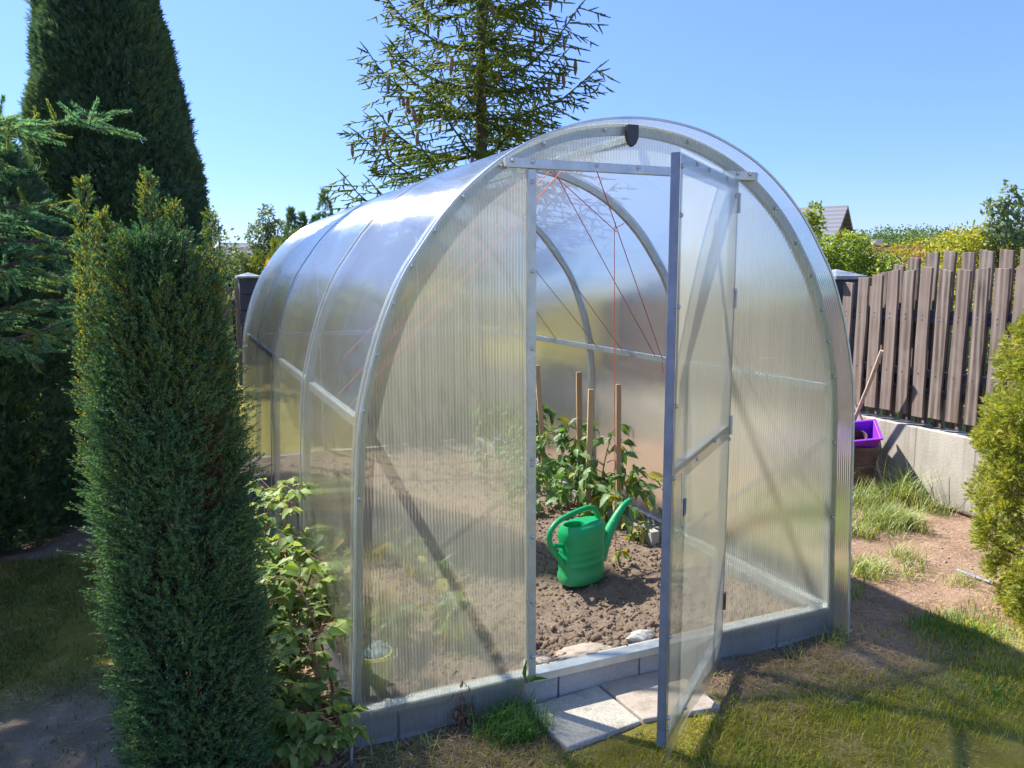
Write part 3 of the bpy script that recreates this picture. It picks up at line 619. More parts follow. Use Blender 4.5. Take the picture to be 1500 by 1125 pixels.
# ================================================================ INSIDE THE GREENHOUSE
# stakes
def stake(base, top, w, label):
    b = np.array(base, float); tp = np.array(top, float)
    mb = MB().bar(b - (0, 0, .06), tp, w, w * .55, up=(.2, 1, 0)); o = mb.build('wooden_stake', M['stake'], None, bevel=.002)
    return tag(o, label, 'stake', 'wooden stakes in the greenhouse bed')
stake((2.25, 4.62, .07), (2.183, 4.62, .912), .032, 'leaning wooden stake nearest the left door post')
stake((2.275, 4.18, .07), (2.258, 4.18, .913), .034, 'upright wooden stake standing just left of the arch hoop')
stake((2.215, 3.98, .07), (2.244, 4.0, .832), .034, 'wooden stake with a bright edge in the middle of the tomato plants')
stake((2.265, 3.70, .07), (2.248, 3.70, .900), .028, 'thin reddish wooden stake beside the red string')
# kerbs along the right side of the bed
for k, (y, lab) in enumerate(((3.42, 'grey concrete edging kerb whose near end shows beside the watering can'), (4.43, 'grey concrete edging kerb behind the tomato plants'), (5.44, 'grey concrete edging kerb at the far end of the bed'))):
    tag(MB().box(2.305, 2.355, y, y + 1.0, -.02, .125).build('edging_kerb', M['block'], None, bevel=.006), lab, 'kerb', 'concrete edging kerbs along the bed')
# twine
def twine(pts, mat, label, r=.002, sag=.0):
    P = [np.array(pts[0], float)]
    for a, b in zip(pts[:-1], pts[1:]):
        a, b = np.array(a, float), np.array(b, float)
        for k in range(1, 9): u = k / 8; P.append(a + (b - a) * u - np.array([0, 0, sag * 4 * u * (1 - u)]))
    o = MB().tube(P, r, 5).build('twine', M[mat], None, smooth=True); return tag(o, label, 'twine', 'twine strung from the ridge of the greenhouse')
twine([(1.46, 2.79, 1.945), (.525, 2.62, 1.06)], 'twp', 'pink twine from the ridge to the left rail, nearest the front')
twine([(1.46, 2.93, 1.945), (.525, 2.85, 1.06)], 'twp', 'pink twine from the ridge to the left rail, middle of three')
twine([(1.46, 3.2, 1.945), (.525, 3.25, 1.06)], 'twp', 'pink twine from the ridge to the left rail, farthest of three')
twine([(1.46, 2.62, 1.945), (2.395, 3.50, 1.06), (2.39, 3.48, .98)], 'twr', 'red twine from the ridge to the right rail, passing behind the lintel')
twine([(1.46, 2.95, 1.945), (2.395, 3.56, 1.06)], 'twr', 'red twine running down to the right rail beside the open door')
twine([(1.46, 3.0, 1.945), (2.0, 3.33, 1.71)], 'twr', 'short red twine tied to the first inner hoop')
twine([(1.46, 3.5, 1.945), (2.395, 3.9, 1.06)], 'two', 'tan twine from the ridge to the right rail above the tallest stakes')
twine([(1.46, 3.9, 1.945), (2.395, 4.2, 1.06)], 'two', 'tan twine crossing the second inner hoop')
twine([(1.46, 4.2, 1.945), (2.395, 4.75, 1.06)], 'two', 'tan twine meeting the right rail behind the leaning stake')
twine([(2.06, 3.36, 1.755), (2.03, 3.40, 1.73), (1.975, 3.3, 1.752)], 'twp', 'pink twine fork slung between hoop and red twine', sag=.0)
twine([(2.025, 3.395, 1.728), (1.99, 3.28, .10)], 'twr', 'red twine hanging straight down to the young seedling')
# watering can
wc = thing('watering_can', 'green plastic watering can standing on the soil in the doorway', 'watering can', (1.69, 3.09, .085))
ang = math.radians(13); ca, sa = math.cos(ang), math.sin(ang)
def canp(u, v, z): return (1.69 + u * ca - v * sa, 3.09 + u * sa + v * ca, .083 + z)
prof = [(.90, 0), (.97, .006), (1., .02), (1.0, .045), (.965, .055), (.965, .088), (.985, .094), (.985, .1), (.965, .106), (.965, .122), (.985, .128), (.985, .134), (.965, .14), (.965, .156), (.985, .162), (.985, .168), (.965, .174), (.97, .20), (.995, .212), (1.0, .238), (.985, .252), (.93, .262)]
def canbody():
    n = 48; vs = []; fs = []
    for r, z in prof:
        lean = .02 * (z / .26)
        for k in range(n):
            a = 2 * math.pi * k / n; ex = 2 / 2.5
            cx = math.copysign(abs(math.cos(a)) ** ex, math.cos(a)); sy_ = math.copysign(abs(math.sin(a)) ** ex, math.sin(a))
            zz = z + (.018 * (cx * .5 + .5) if z > .2 else 0) * ((z - .2) / .06 if z > .2 else 0)
            vs.append(canp(cx * .121 * r + lean * .1, sy_ * .078 * r, zz))
    m = len(prof)
    for i in range(m - 1):
        for k in range(n): fs.append((i * n + k, i * n + (k + 1) % n, (i + 1) * n + (k + 1) % n, (i + 1) * n + k))
    fs.append(tuple(range(n - 1, -1, -1)))
    # domed top with an oval filling hole on the left
    hx, hr = -.045, (.055, .042); last = (m - 1) * n
    for j, f_ in enumerate((.35, .7, 1.0)):
        for k in range(n):
            a = 2 * math.pi * k / n; b = np.array(vs[last + k]); h = np.array(canp(hx + hr[0] * math.cos(a), hr[1] * math.sin(a), .274 + .004))
            p = b + (h - b) * f_; p[2] += .006 * math.sin(f_ * 3.1); vs.append(tuple(p))
    base = m * n
    prev = last
    for j in range(3):
        cur = base + j * n
        for k in range(n): fs.append((prev + k, prev + (k + 1) % n, cur + (k + 1) % n, cur + k))
        prev = cur
    for j, (sc_, z) in enumerate(((.96, .27), (.96, .235))):
        for k in range(n):
            a = 2 * math.pi * k / n; vs.append(canp(hx + hr[0] * sc_ * math.cos(a), hr[1] * sc_ * math.sin(a), z))
        cur = len(vs) - n
        for k in range(n): fs.append((prev + k, prev + (k + 1) % n, cur + (k + 1) % n, cur + k))
        prev = cur
    return MB().add(vs, fs)
canbody().build('body', M['can'], wc, smooth=True)
hp = crom([(.098, 0, .262), (.098, 0, .30), (.075, 0, .332), (.03, 0, .343), (-.06, 0, .332), (-.14, 0, .312), (-.186, 0, .275), (-.193, 0, .23), (-.172, 0, .18), (-.135, 0, .135), (-.112, 0, .10)], 6)
MB().tube([canp(*p) for p in hp], [.0125 + .004 * max(0, 1 - i / 6) + .006 * max(0, (i - 50) / 10) for i in range(len(hp))], 12).tube([canp(-.172, 0, .205), canp(-.118, 0, .19)], .011, 8).build('handle', M['can'], wc, smooth=True)
sp_ = crom([(.105, 0, .085), (.125, 0, .115), (.155, 0, .165), (.195, 0, .225), (.235, 0, .275), (.275, 0, .312), (.315, 0, .330)], 5)
MB().tube([canp(*p) for p in sp_], np.interp(np.linspace(0, 1, len(sp_)), [0, .3, .6, .85, 1], [.045, .030, .021, .014, .013]), 14).tube([canp(.10, 0, .205), canp(.165, 0, .20)], .011, 8).lathe([(.013, 0), (.014, .03), (.008, .036)], canp(.132, 0, .2), 10).build('spout', M['can'], wc, smooth=True)

def tomato(base, h, nl, label, group, seed, size=.07, lean=(0, 0), yellow=.08, name='tomato_plant', cat='plant', spread=.16):
    global rng
    keep = rng; rng = np.random.default_rng(seed)
    b = np.array(base, float); r = thing(name, label, cat, base, group)
    top = b + np.array([lean[0], lean[1], h]); mid = (b + top) / 2 + rng.normal(size=3) * .02
    mb = MB(); st = crom([b - (0, 0, .02), mid, top], 5); mb.tube(st, np.linspace(.006, .003, len(st)), 6)
    P, D = [], []
    for i in range(nl):
        u = .12 + .88 * rng.random() ** .8; p = b + (top - b) * u + rng.normal(size=3) * .005; a = rng.random() * 6.28
        L = spread * (.4 + .9 * rng.random()); d = np.array([math.cos(a), math.sin(a), .35]); tip = p + d * L; tip[2] -= L * .45
        c = (p + tip) / 2 + (0, 0, L * .28); bez = crom([p, c, tip], 4); mb.tube(bez, np.linspace(.0028, .0014, len(bez)), 4)
        for q, k in ((bez[4], 2), (bez[6], 2), (bez[8], 1)):
            for _ in range(k):
                P.append(q); dd = d * .7 + rng.normal(size=3) * .55; dd[2] -= .75; D.append(dd)
    mb.build('stem', M['stemg'], r, smooth=True)
    P = np.array(P); D = nrm(np.array(D)); n = len(P); L = size * (.55 + .75 * rng.random(n)); N = nrm(np.array([0, 0, 1.]) + .6 * rng.normal(size=(n, 3)))
    yl = rng.random(n) < yellow
    for m_, k, nm in ((M['f_pep'], ~yl, 'leaves'), (M['f_yel'], yl, 'yellow_leaves')):
        if k.sum(): V, F = folded(P[k], D[k], N[k], L[k], L[k] * .55, .35, .18); np_obj(nm, V, F, m_, r)
    rng = keep; return r
G = 'tomato plants in the right bed'
tomato((2.2, 4.75, .08), .58, 26, 'leafy tomato plant beside the leaning stake at the left door post', G, 1, .075, (-.03, 0))
tomato((2.22, 4.34, .08), .42, 22, 'mid green tomato plant between the leaning stake and the upright stake', G, 2, .075)
tomato((2.24, 4.2, .08), .52, 22, 'tall tomato plant with leaves drooping around the upright stake', G, 3, .08)
tomato((2.24, 3.90, .08), .50, 22, 'tomato plant leaning right from the bright edged stake', G, 4, .08, (.09, 0))
tomato((2.16, 3.97, .08), .27, 18, 'low tomato plant at the foot of the bright edged stake', G, 5, .075)
tomato((2.24, 3.68, .08), .32, 22, 'tomato plant with yellow leaves just behind the watering can spout', G, 6, .085, (.07, -.05), .25)
tomato((1.98, 4.25, .08), .26, 14, 'low bushy tomato plant at the left door post edge', G, 7, .09)
tomato((2.10, 5.3, .08), .48, 22, 'far tomato plant half hidden by the left door post', G, 8, .08)
tomato((2.25, 4.95, .08), .45, 22, 'far tomato plant between the leaning and upright stakes by the rear wall', G, 9, .08)
G2 = 'seedlings behind the left panel'
sd = [(.73, 2.78, .13, 'broad leaved yellowing seedling behind the left panel, second from its lower edge'), (.99, 2.76, .13, 'large leaved yellow green seedling behind the left panel nearest the door post'), (.70, 3.0, .12, 'yellow tipped seedling just above the yellow green bucket behind the panel'), (1.02, 3.25, .10, 'small seedling in the middle of the bed behind the left panel'), (1.0, 3.62, .14, 'pale seedling far back behind the left panel'), (.62, 3.45, .13, 'green seedling beside the left wall behind the left panel'), (.72, 3.95, .14, 'farthest green seedling by the left wall behind the panel')]
for i, (x, y, h, lab) in enumerate(sd): tomato((x, y, .09), h, 6, lab, G2, 40 + i, .10, (0, 0), .45, 'seedling', 'seedling', .09)
tomato((1.975, 3.2, .075), .05, 3, 'tiny wilted yellow seedling on the bare soil right of the watering can', G2, 60, .045, (0, 0), .9, 'seedling', 'seedling', .04)
tomato((2.27, 3.5, .075), .07, 4, 'small yellow green seedling beside the open door edge', G2, 61, .05, (0, 0), .6, 'seedling', 'seedling', .05)
# bucket
bk = thing('bucket', 'yellow green plastic bucket with rags behind the lower left corner of the panel', 'bucket', (.59, 2.56, .085))
MB().lathe([(.048, 0), (.05, .004), (.06, .125), (.064, .125), (.064, .135), (.057, .135), (.047, .012), (.001, .012)], (.575, 2.55, .07), 28, cap=False).build('body', M['bucket'], bk, smooth=True)
h_ = [(.575 + .06 * math.cos(a), 2.55 - .03 * math.sin(a), .2 - .02 * math.sin(a)) for a in np.linspace(0, math.pi, 12)]
MB().tube(h_, .0025, 6).build('handle', M['bolt'], bk, smooth=True)
lump('rag', (.575, 2.55, .195), .045, M['rubble'], 'crumpled pale blue rag stuffed in the yellow green bucket', 'rag', (1, 1, .9), None, 7)

# ================================================================ WALL, FENCE, POTS
wl = MB().box(4.5, 4.66, 1.2, 4.30, -.3, .49).build('retaining_wall', M['wallc'], None, bevel=.008); tag(wl, 'pale cast concrete wall under the wooden fence behind the pots', 'wall')
wl2 = MB().box(4.5, 4.66, 4.60, 11.2, -.3, .49).build('retaining_wall', M['wallc'], None, bevel=.008); tag(wl2, 'far stretch of pale concrete wall behind the greenhouse, beyond the dark pillar', 'wall')
def pillar(x, y, label, zt=1.46):
    r = thing('fence_pillar', label, 'pillar', (x, y, 0)); mb = MB()
    for k in range(7): mb.box(x - .125 - .004 * (k % 2), x + .125 + .004 * (k % 2), y - .125, y + .125, k * zt / 7 + .003, (k + 1) * zt / 7 - .003)
    mb.build('shaft', M['pillar'], r, bevel=.006)
    MB().add([(x + a * .155, y + b * .155, zt + .001) for a, b in ((-1, -1), (1, -1), (1, 1), (-1, 1))] + [(x + a * .155, y + b * .155, zt + .025) for a, b in ((-1, -1), (1, -1), (1, 1), (-1, 1))] + [(x, y, zt + .075)], [(3, 2, 1, 0)] + [(i, (i + 1) % 4, 4 + (i + 1) % 4, 4 + i) for i in range(4)] + [(4 + i, 4 + (i + 1) % 4, 8) for i in range(4)]).build('cap', M['capm'], r)
    return r
pillar(4.58, 4.45, 'dark masonry pillar at the left end of the wooden fence')
pillar(.93, 10.8, 'dark masonry pillar with a pointed pale cap left of the greenhouse roof')
def fence(y0, y1, label, sgn=1, peak=3.62):
    r = thing('wooden_fence', label, 'fence', (4.55, (y0 + y1) / 2, .5)); yc = peak
    i = 0; y = y1 - .06
    while y > y0 + .04:
        for kind in (0, 1):
            yy = y - .0635 * kind; w = .085 + rng.uniform(-.004, .004)
            d = max(0, (yy - yc)) if kind == 0 else max(0, yy - yc + .05); d2 = max(0, (y0 + .5) - yy)
            zt = (1.535 if kind == 0 else 1.64) - (.28 if kind == 0 else .62) * d * d - .3 * d2 * d2 + rng.uniform(-.012, .012); zb = (.565 if kind == 0 else .497) + rng.uniform(-.006, .006)
            x = 4.487 if kind == 0 else 4.605; tl = rng.uniform(-.006, .006)
            mb = MB(); nseg = 7; v = []
            for k in range(nseg):
                u = k / (nseg - 1); z = zb + (zt - zb) * u; ja, jb = rng.uniform(-.0025, .0025, 2); c = tl * u + .003 * math.sin(u * 5 + i)
                sl = .010 * rng.uniform(-1, 1) if k == nseg - 1 else 0
                v += [(x, yy - w / 2 + c + ja, z - sl), (x, yy + w / 2 + c + jb, z + sl), (x + .021, yy + w / 2 + c + jb, z + sl), (x + .021, yy - w / 2 + c + ja, z - sl)]
            f = [(4 * k + a, 4 * k + (a + 1) % 4, 4 * k + 4 + (a + 1) % 4, 4 * k + 4 + a) for k in range(nseg - 1) for a in range(4)] + [(0, 1, 2, 3), (4 * nseg - 1, 4 * nseg - 2, 4 * nseg - 3, 4 * nseg - 4)]
            o = mb.add(v, f).build('board', M['board'], r, bevel=.0025)
            if kind == 0:
                for z in (1.223, .79):
                    MB().lathe([(.006, 0), (.006, .002), (.003, .004)], (0, 0, 0), 8)
                nb = MB()
                for z in (1.235, 1.205, .85):
                    n = 8; nb.add([(x - .002, yy + .01 +   .006 * math.cos(2 * math.pi * q / n), z +   .006 * math.sin(2 * math.pi * q / n)) for q in range(n)] + [(x + .001, yy + .01 +   .006 * math.cos(2 * math.pi * q / n), z +   .006 * math.sin(2 * math.pi * q / n)) for q in range(n)], [tuple(range(n))] + [(q, (q + 1) % n, n + (q + 1) % n, n + q) for q in range(n)])
                nb.build('nail', M['bolt'], o)
        y -= .127; i += 1
    for z0, z1 in ((1.18, 1.265), (.825, .87), (.70, .745)):
        MB().box(4.511, 4.60, y0, y1, z0, z1).build('rail', M['rail'], r, bevel=.004)
    return r
fence(1.3, 4.30, 'weathered brown board fence on the concrete wall at the right')
fence(4.62, 7.4, 'far weathered board fence behind the greenhouse, beyond the dark pillar', peak=6.5)
# pots and tools
pt = thing('plant_pot', 'large dark maroon plastic pot standing by the concrete wall', 'pot', (4.33, 3.92, 0))
px, py = 4.335, 3.93
MB().lathe([(.095, 0), (.10, .004), (.135, .29), (.145, .292), (.146, .318), (.134, .318), (.128, .29), (.09, .02), (.001, .02)], (px, py, .01), 32, cap=False).build('body', M['maroon'], pt, smooth=True)
bx = thing('planter_box', 'bright purple square planter tilted on top of the maroon pot', 'planter', (px, py, .33))
def qbox(w0, w1, h, th):
    v = []
    for w, z in ((w0, 0), (w1, h), (w1 + .012, h), (w1 + .012, h + .014), (w1 - .008, h + .014), (w0 - th, th)):
        v += [(-w, -w * .8, z), (w, -w * .8, z), (w, w * .8, z), (-w, w * .8, z)]
    f = [(0, 1, 2, 3)] + [(4 * k + a, 4 * k + (a + 1) % 4, 4 * k + 4 + (a + 1) % 4, 4 * k + 4 + a) for k in range(5) for a in range(4)] + [(20, 21, 22, 23)]
    return v, f
v, f = qbox(.085, .118, .13, .006); R3 = Matrix.Translation((px - .01, py - .02, .315)) @ Matrix.Rotation(.55, 4, (.62, -.78, 0)) @ Matrix.Rotation(-.6, 4, 'Z')
MB().add([R3 @ Vector(p) for p in v], f).build('body', M['purple'], bx, bevel=.004)
ip = MB().lathe([(.045, 0), (.058, .075), (.062, .075), (.062, .085), (.054, .085), (.042, .006), (.001, .006)], (0, 0, 0), 24, cap=False)
ip.v = [tuple(R3 @ Vector((p[0] - .01, p[1] + .0, p[2] + .012))) for p in ip.v]; tag(ip.build('plant_pot', M['maroon'], None, smooth=True), 'small round dark pot lying inside the purple planter', 'pot')
tag(MB().tube([(4.474, 3.80, .0), (4.44, 3.97, .42), (4.40, 4.06, .62)], .011, 8).build('tool_handle', M['handle'], None, smooth=True), 'thin wooden handle standing behind the maroon pot', 'tool handle')
tag(MB().tube([(4.36, 3.80, .99), (4.37, 3.9, .74), (4.385, 4.03, .45), (4.40, 4.2, .02)], .013, 8).build('tool_handle', M['handle'], None, smooth=True), 'pale wooden handle leaning against the fence boards', 'tool handle')
lump('log', (4.36, 3.72, .025), .06, M['deadwood'], 'rotten dark piece of log beside the maroon pot', 'log', (.7, 1.5, .5), None, 3)
tag(MB().tube([(4.43, 3.45, .012), (4.47, 3.3, .02), (4.48, 3.1, .012)], [.012, .015, .010], 8).build('branch', M['deadwood'], None, smooth=True), 'dark dead branch lying at the foot of the concrete wall', 'branch')
tag(MB().tube([(3.575, 2.575, .014), (3.577, 2.40, .014)], .008, 8).build('metal_pipe', M['steelrod'], None, smooth=True), 'short grey metal pipe lying on the mulch by the golden thuja', 'pipe')

# ================================================================ PLANTS AND TREES
def cone_trunk(mb, base, top, r0, r1, n=8, wob=.0):
    P = [np.array(base) + (np.array(top) - np.array(base)) * u + np.array([wob * math.sin(u * 5), wob * math.cos(u * 4), 0]) for u in np.linspace(0, 1, 9)]
    return mb.tube(P, np.linspace(r0, r1, 9), n)
def column_tree(name, label, cat, base, prof, n, mat, size, wid, up=.9, k=5, lean=(0, 0), lump_=.1, trunk=.05, group=None, jag=.04, inner=True, seed=1, crown='foliage'):
    """columnar conifer: sprays spread over a lumpy surface of revolution; prof [(z, r)]"""
    global rng
    keep = rng; rng = np.random.default_rng(seed)
    r = thing(name, label, cat, base, group); zs = np.array([p[0] for p in prof]); rs = np.array([p[1] for p in prof])
    z = np.interp(rng.random(n), np.cumsum(np.r_[0, (rs[1:] + rs[:-1]) * np.diff(zs)]) / np.sum((rs[1:] + rs[:-1]) * np.diff(zs)), zs)
    a = rng.random(n) * 2 * math.pi; rr = np.interp(z, zs, rs); R0 = rr.max()
    lu = 1 + lump_ * (vnoise(a * 1.2 * R0 * 4 / 3, z * 3, 1., seed) * .6 + vnoise(a * 3, z * 9, 1., seed + 1) * .35)
    dep = 1 - .26 * rng.random(n) ** 2 + jag * rng.random(n) ** 3
    rad = rr * lu * dep
    bx_ = base[0] + lean[0] * z / zs[-1]; by_ = base[1] + lean[1] * z / zs[-1]
    P = np.stack([bx_ + rad * np.cos(a), by_ + rad * np.sin(a), base[2] + z], 1)
    O = np.stack([np.cos(a), np.sin(a), np.zeros(n)], 1); D = nrm(O * .6 + np.array([0, 0, up]) + .45 * rng.normal(size=(n, 3)))
    Tn = np.stack([-np.sin(a), np.cos(a), np.zeros(n)], 1); N = nrm(Tn * rng.normal(size=(n, 1)) + O * .7 * rng.normal(size=(n, 1)) + .3 * rng.normal(size=(n, 3)))
    V, F = fan(P, D, N, size * (.6 + .8 * rng.random(n)), wid, k)
    np_obj(crown, V, F, mat, r)
    mb = MB(); cone_trunk(mb, (base[0], base[1], base[2] - .05), (base[0] + lean[0], base[1] + lean[1], base[2] + zs[-1] * .97), trunk, trunk * .15)
    for i in range(30):
        zz = zs[-1] * (.08 + .85 * rng.random()); aa = rng.random() * 6.28; q = np.interp(zz, zs, rs) * .8
        p = np.array([base[0] + lean[0] * zz / zs[-1], base[1] + lean[1] * zz / zs[-1], base[2] + zz]); mb.tube([p, p + np.array([math.cos(aa) * q, math.sin(aa) * q, q * .7])], [trunk * .25, trunk * .06], 4)
    mb.build('trunk', M['bark'], r, smooth=True)
    rng = keep; return r
column_tree('thuja_tree', 'huge dark thuja tree towering behind the juniper at the left', 'tree', (-.25, 6.1, 0), [(.1, .45), (.9, .55), (1.6, .55), (2.1, .51), (3.05, .385), (3.54, .285), (4.0, .16), (4.4, .02)], 120000, M['f_thuja'], .055, .0085, lean=(-.10, 0), trunk=.1, seed=3)
column_tree('thuja_tree', 'unseen dark thuja past the left edge, added to shade the lawn', 'tree', (-1.78, 4.35, 0), [(.05, .45), (.8, .55), (1.5, .55), (2.1, .45), (2.7, .26), (3.2, .03)], 15000, M['f_thuja'], .075, .016, trunk=.07, seed=8)  # out-of-view tree added only to cast shade on the left grass
column_tree('thuja_tree', 'dark shaded thuja filling the left edge behind the spruce branches', 'tree', (-1.27, 5.4, 0), [(.02, .7), (.8, .86), (1.5, .8), (2.0, .6), (2.5, .3), (2.8, .03)], 60000, M['f_thuja'], .06, .011, trunk=.09, seed=4)
def clump_thuja(name, label, base, prof, nc, per, cr, size, wid, mat, seed):
    global rng
    keep = rng; rng = np.random.default_rng(seed); r = thing(name, label, 'shrub', base); zs, rs = np.array(prof).T
    z = zs[-1] * rng.random(nc) ** .9; a = rng.random(nc) * 6.283; q = np.interp(z, zs, rs) * (.62 + .38 * rng.random(nc) ** .5)
    c = np.stack([base[0] + q * np.cos(a), base[1] + q * np.sin(a), base[2] + z], 1); O = np.stack([np.cos(a), np.sin(a), .45 + 0 * a], 1)
    k = np.repeat(np.arange(nc), per); n = len(k); d = nrm(rdir(n) + O[k] * .75); s = cr * (.6 + .7 * rng.random(nc))[k]
    P = c[k] + d * (s * (.35 + .65 * rng.random(n) ** .6))[:, None] * np.array([1, 1, .9]); D = nrm(d + np.array([0, 0, .25]) + .35 * rng.normal(size=(n, 3)))
    V, F = fan(P, D, rdir(n), size * (.6 + .8 * rng.random(n)), wid, 5); np_obj('foliage', V, F, mat, r)
    mb = MB(); cone_trunk(mb, (base[0], base[1], -.05), (base[0], base[1], zs[-1] * .95), .03, .006)
    for i in range(nc): mb.tube([(base[0], base[1], max(.05, z[i] - .12)), tuple(c[i])], [.006, .002], 4)
    mb.build('trunk', M['bark'], r, smooth=True); rng = keep
clump_thuja('golden_thuja', 'golden green thuja shrub at the right edge by the wall', (3.43, 2.03, 0), [(.03, .10), (.16, .20), (.5, .28), (.9, .26), (1.2, .19), (1.5, .03)], 330, 150, .075, .025, .0042, M['f_gold'], 5)

# ---- juniper in front
def juniper():
    global rng
    keep = rng; rng = np.random.default_rng(11)
    bx_, by_ = -.003, 2.15; r = thing('juniper', 'dense blue green columnar juniper in front left of the greenhouse', 'shrub', (bx_, by_, 0))
    zs = np.array([.0, .15, .4, .8, 1.15, 1.35, 1.5, 1.6]); rs = np.array([.12, .137, .152, .158, .145, .11, .065, .02])
    n = 15000; z = rng.random(n) ** 1.05 * 1.58; a = rng.random(n) * 6.283
    rr = np.interp(z, zs, rs) * (1 + .11 * vnoise(a * 1.3, z * 5, 1., 51) + .12 * vnoise(a * 3, z * 13, 1., 52)) * (1 - .42 * rng.random(n) ** 2)
    off = -.035 * (z / 1.6)
    A_ = np.stack([bx_ + off + rr * np.cos(a), by_ + rr * np.sin(a), z], 1)
    O = np.stack([np.cos(a), np.sin(a), np.zeros(n)], 1)
    D = nrm(O * .75 + np.array([0, 0, 1.]) * (.55 + .5 * rng.random((n, 1))) + .3 * rng.normal(size=(n, 3)))
    L = .035 + .05 * rng.random(n) + .05 * (rng.random(n) < .07); B_ = A_ + D * L[:, None]
    # leaders that stick out at the top
    LA, LB = [], []
    for lx, ly, z0, z1, rad in ((-.005, 0, 1.22, 1.755, .075), (-.145, -.02, 1.2, 1.73, .05), (-.11, .02, 1.2, 1.66, .06), (.135, .0, 1.2, 1.66, .06), (.05, .05, 1.3, 1.69, .06), (-.07, -.06, 1.3, 1.60, .06), (.09, -.09, 1.2, 1.56, .06), (-.165, .05, 1.0, 1.5, .05), (.135, -.05, 1.0, 1.50, .05), (-.06, -.1, 1.1, 1.5, .06), (.06, -.13, 1.05, 1.45, .06), (.02, -.12, 1.2, 1.5, .06)):
        m = int(230 * (z1 - z0) / .4); u = rng.random(m); az = rng.random(m) * 6.283; q = rad * (1 - u) ** .7 * (.3 + .7 * rng.random(m)) * .8
        p = np.stack([bx_ - .03 + lx + q * np.cos(az), by_ + ly + q * np.sin(az), z0 + (z1 - z0) * u], 1)
        d = nrm(np.stack([np.cos(az), np.sin(az), np.full(m, 1.3)], 1) + .2 * rng.normal(size=(m, 3)))
        LA.append(p); LB.append(p + d * (.022 + .03 * rng.random((m, 1)) * (1.2 - u[:, None])))
    LA = np.concatenate(LA); LB = np.concatenate(LB)
    brown = (np.abs(((a - 5.35 + 3.14) % 6.28) - 3.14) < .22) & (np.abs(z - 1.03) < .13) & (rng.random(n) < .75)
    k = ~brown
    V, F = brush(A_[k], B_[k], 26, .0140, .0025, .95); np_obj('needles', V, F, M['f_jun'], r)
    V, F = brush(A_[brown], B_[brown] - D[brown] * .012, 14, .010, .0016, 1.1); np_obj('dead_needles', V, F, M['f_junbrown'], r)
    top = rng.random(len(LA)) < .55
    V, F = brush(LA[top], LB[top], 18, .010, .0024, .8); np_obj('yellow_green_shoots', V, F, M['f_juntop'], r)  # leader needles in the painted sunlit colour
    V, F = merge([brush(LA[~top], LB[~top], 20, .011, .0024, .9)]); np_obj('top_needles', V, F, M['f_jun'], r)
    mb = MB()
    for i in range(9):
        aa = i * .7; mb.tube([(bx_ + .02 * math.cos(aa), by_ + .02 * math.sin(aa), -.03), (bx_ - .01 + .05 * math.cos(aa), by_ + .05 * math.sin(aa), .5), (bx_ - .03 + .09 * math.cos(aa), by_ + .09 * math.sin(aa), 1.2 + .05 * i)], [.014, .009, .003], 5)
    V, F = twigs(np.concatenate([A_ - O * .03, LA]), np.concatenate([B_, LB]), .0011); np_obj('twigs', V, F, M['bark'], r)
    mb.build('trunk', M['bark'], r, smooth=True)
    rng = keep
juniper()

# ---- spruces
def limb_shoots(p0, d0, length, ntw, twl, droop, rng_, sl=(.06, .11), up=.1, flat=.75, sub=3):
    """main limb curve, side twigs, shoots. returns limb pts, shoot starts, ends"""
    u = np.linspace(0, 1, 10); d0 = d0 / np.linalg.norm(d0); P = p0 + np.outer(u * length, d0); P[:, 2] += -droop * length * u + up * length * u ** 2.5
    P += np.cumsum(rng_.normal(size=P.shape) * length * .012, 0); S, E, TA, TB = [], [], [], []
    side = np.cross(d0, [0, 0, 1]); side /= np.linalg.norm(side)
    for i in range(ntw):
        t_ = .12 + .88 * (i + rng_.random()) / ntw; p = np.array([np.interp(t_, u, P[:, k]) for k in range(3)]); s = 1 if i % 2 else -1
        d = d0 * (.55 + .5 * rng_.random()) + side * s * (.8 * flat + .3 * rng_.random()) + np.array([0, 0, -.25 + .35 * rng_.random() - .2 * droop]); d /= np.linalg.norm(d)
        L = twl * (1.15 - .75 * t_) * (.6 + .7 * rng_.random()); q = p + d * L; q[2] -= L * .18
        TA.append(p); TB.append(q)
        m = max(1, int(L / ((sl[0] + sl[1]) / 2) * sub * .5))
        for j in range(m):
            v = (j + .6 * rng_.random() + .2) / m; b = p + (q - p) * v
            dd = d * .7 + rng_.normal(size=3) * .55 + np.array([0, 0, -.12]); dd /= np.linalg.norm(dd)
            l = rng_.uniform(*sl); S.append(b); E.append(b + dd * l)
        S.append(q - d * .02); E.append(q + d * rng_.uniform(*sl))
    e = P[-1]; dd = P[-1] - P[-2]; dd /= np.linalg.norm(dd); S.append(e - dd * .02); E.append(e + dd * sl[1])
    for j in range(int(ntw * .7)):
        t_ = .2 + .8 * rng_.random(); p = np.array([np.interp(t_, u, P[:, k]) for k in range(3)]); dd = d0 * .8 + rng_.normal(size=3) * .5; dd /= np.linalg.norm(dd); S.append(p); E.append(p + dd * rng_.uniform(*sl))
    return P, np.array(S), np.array(E), np.array(TA), np.array(TB)
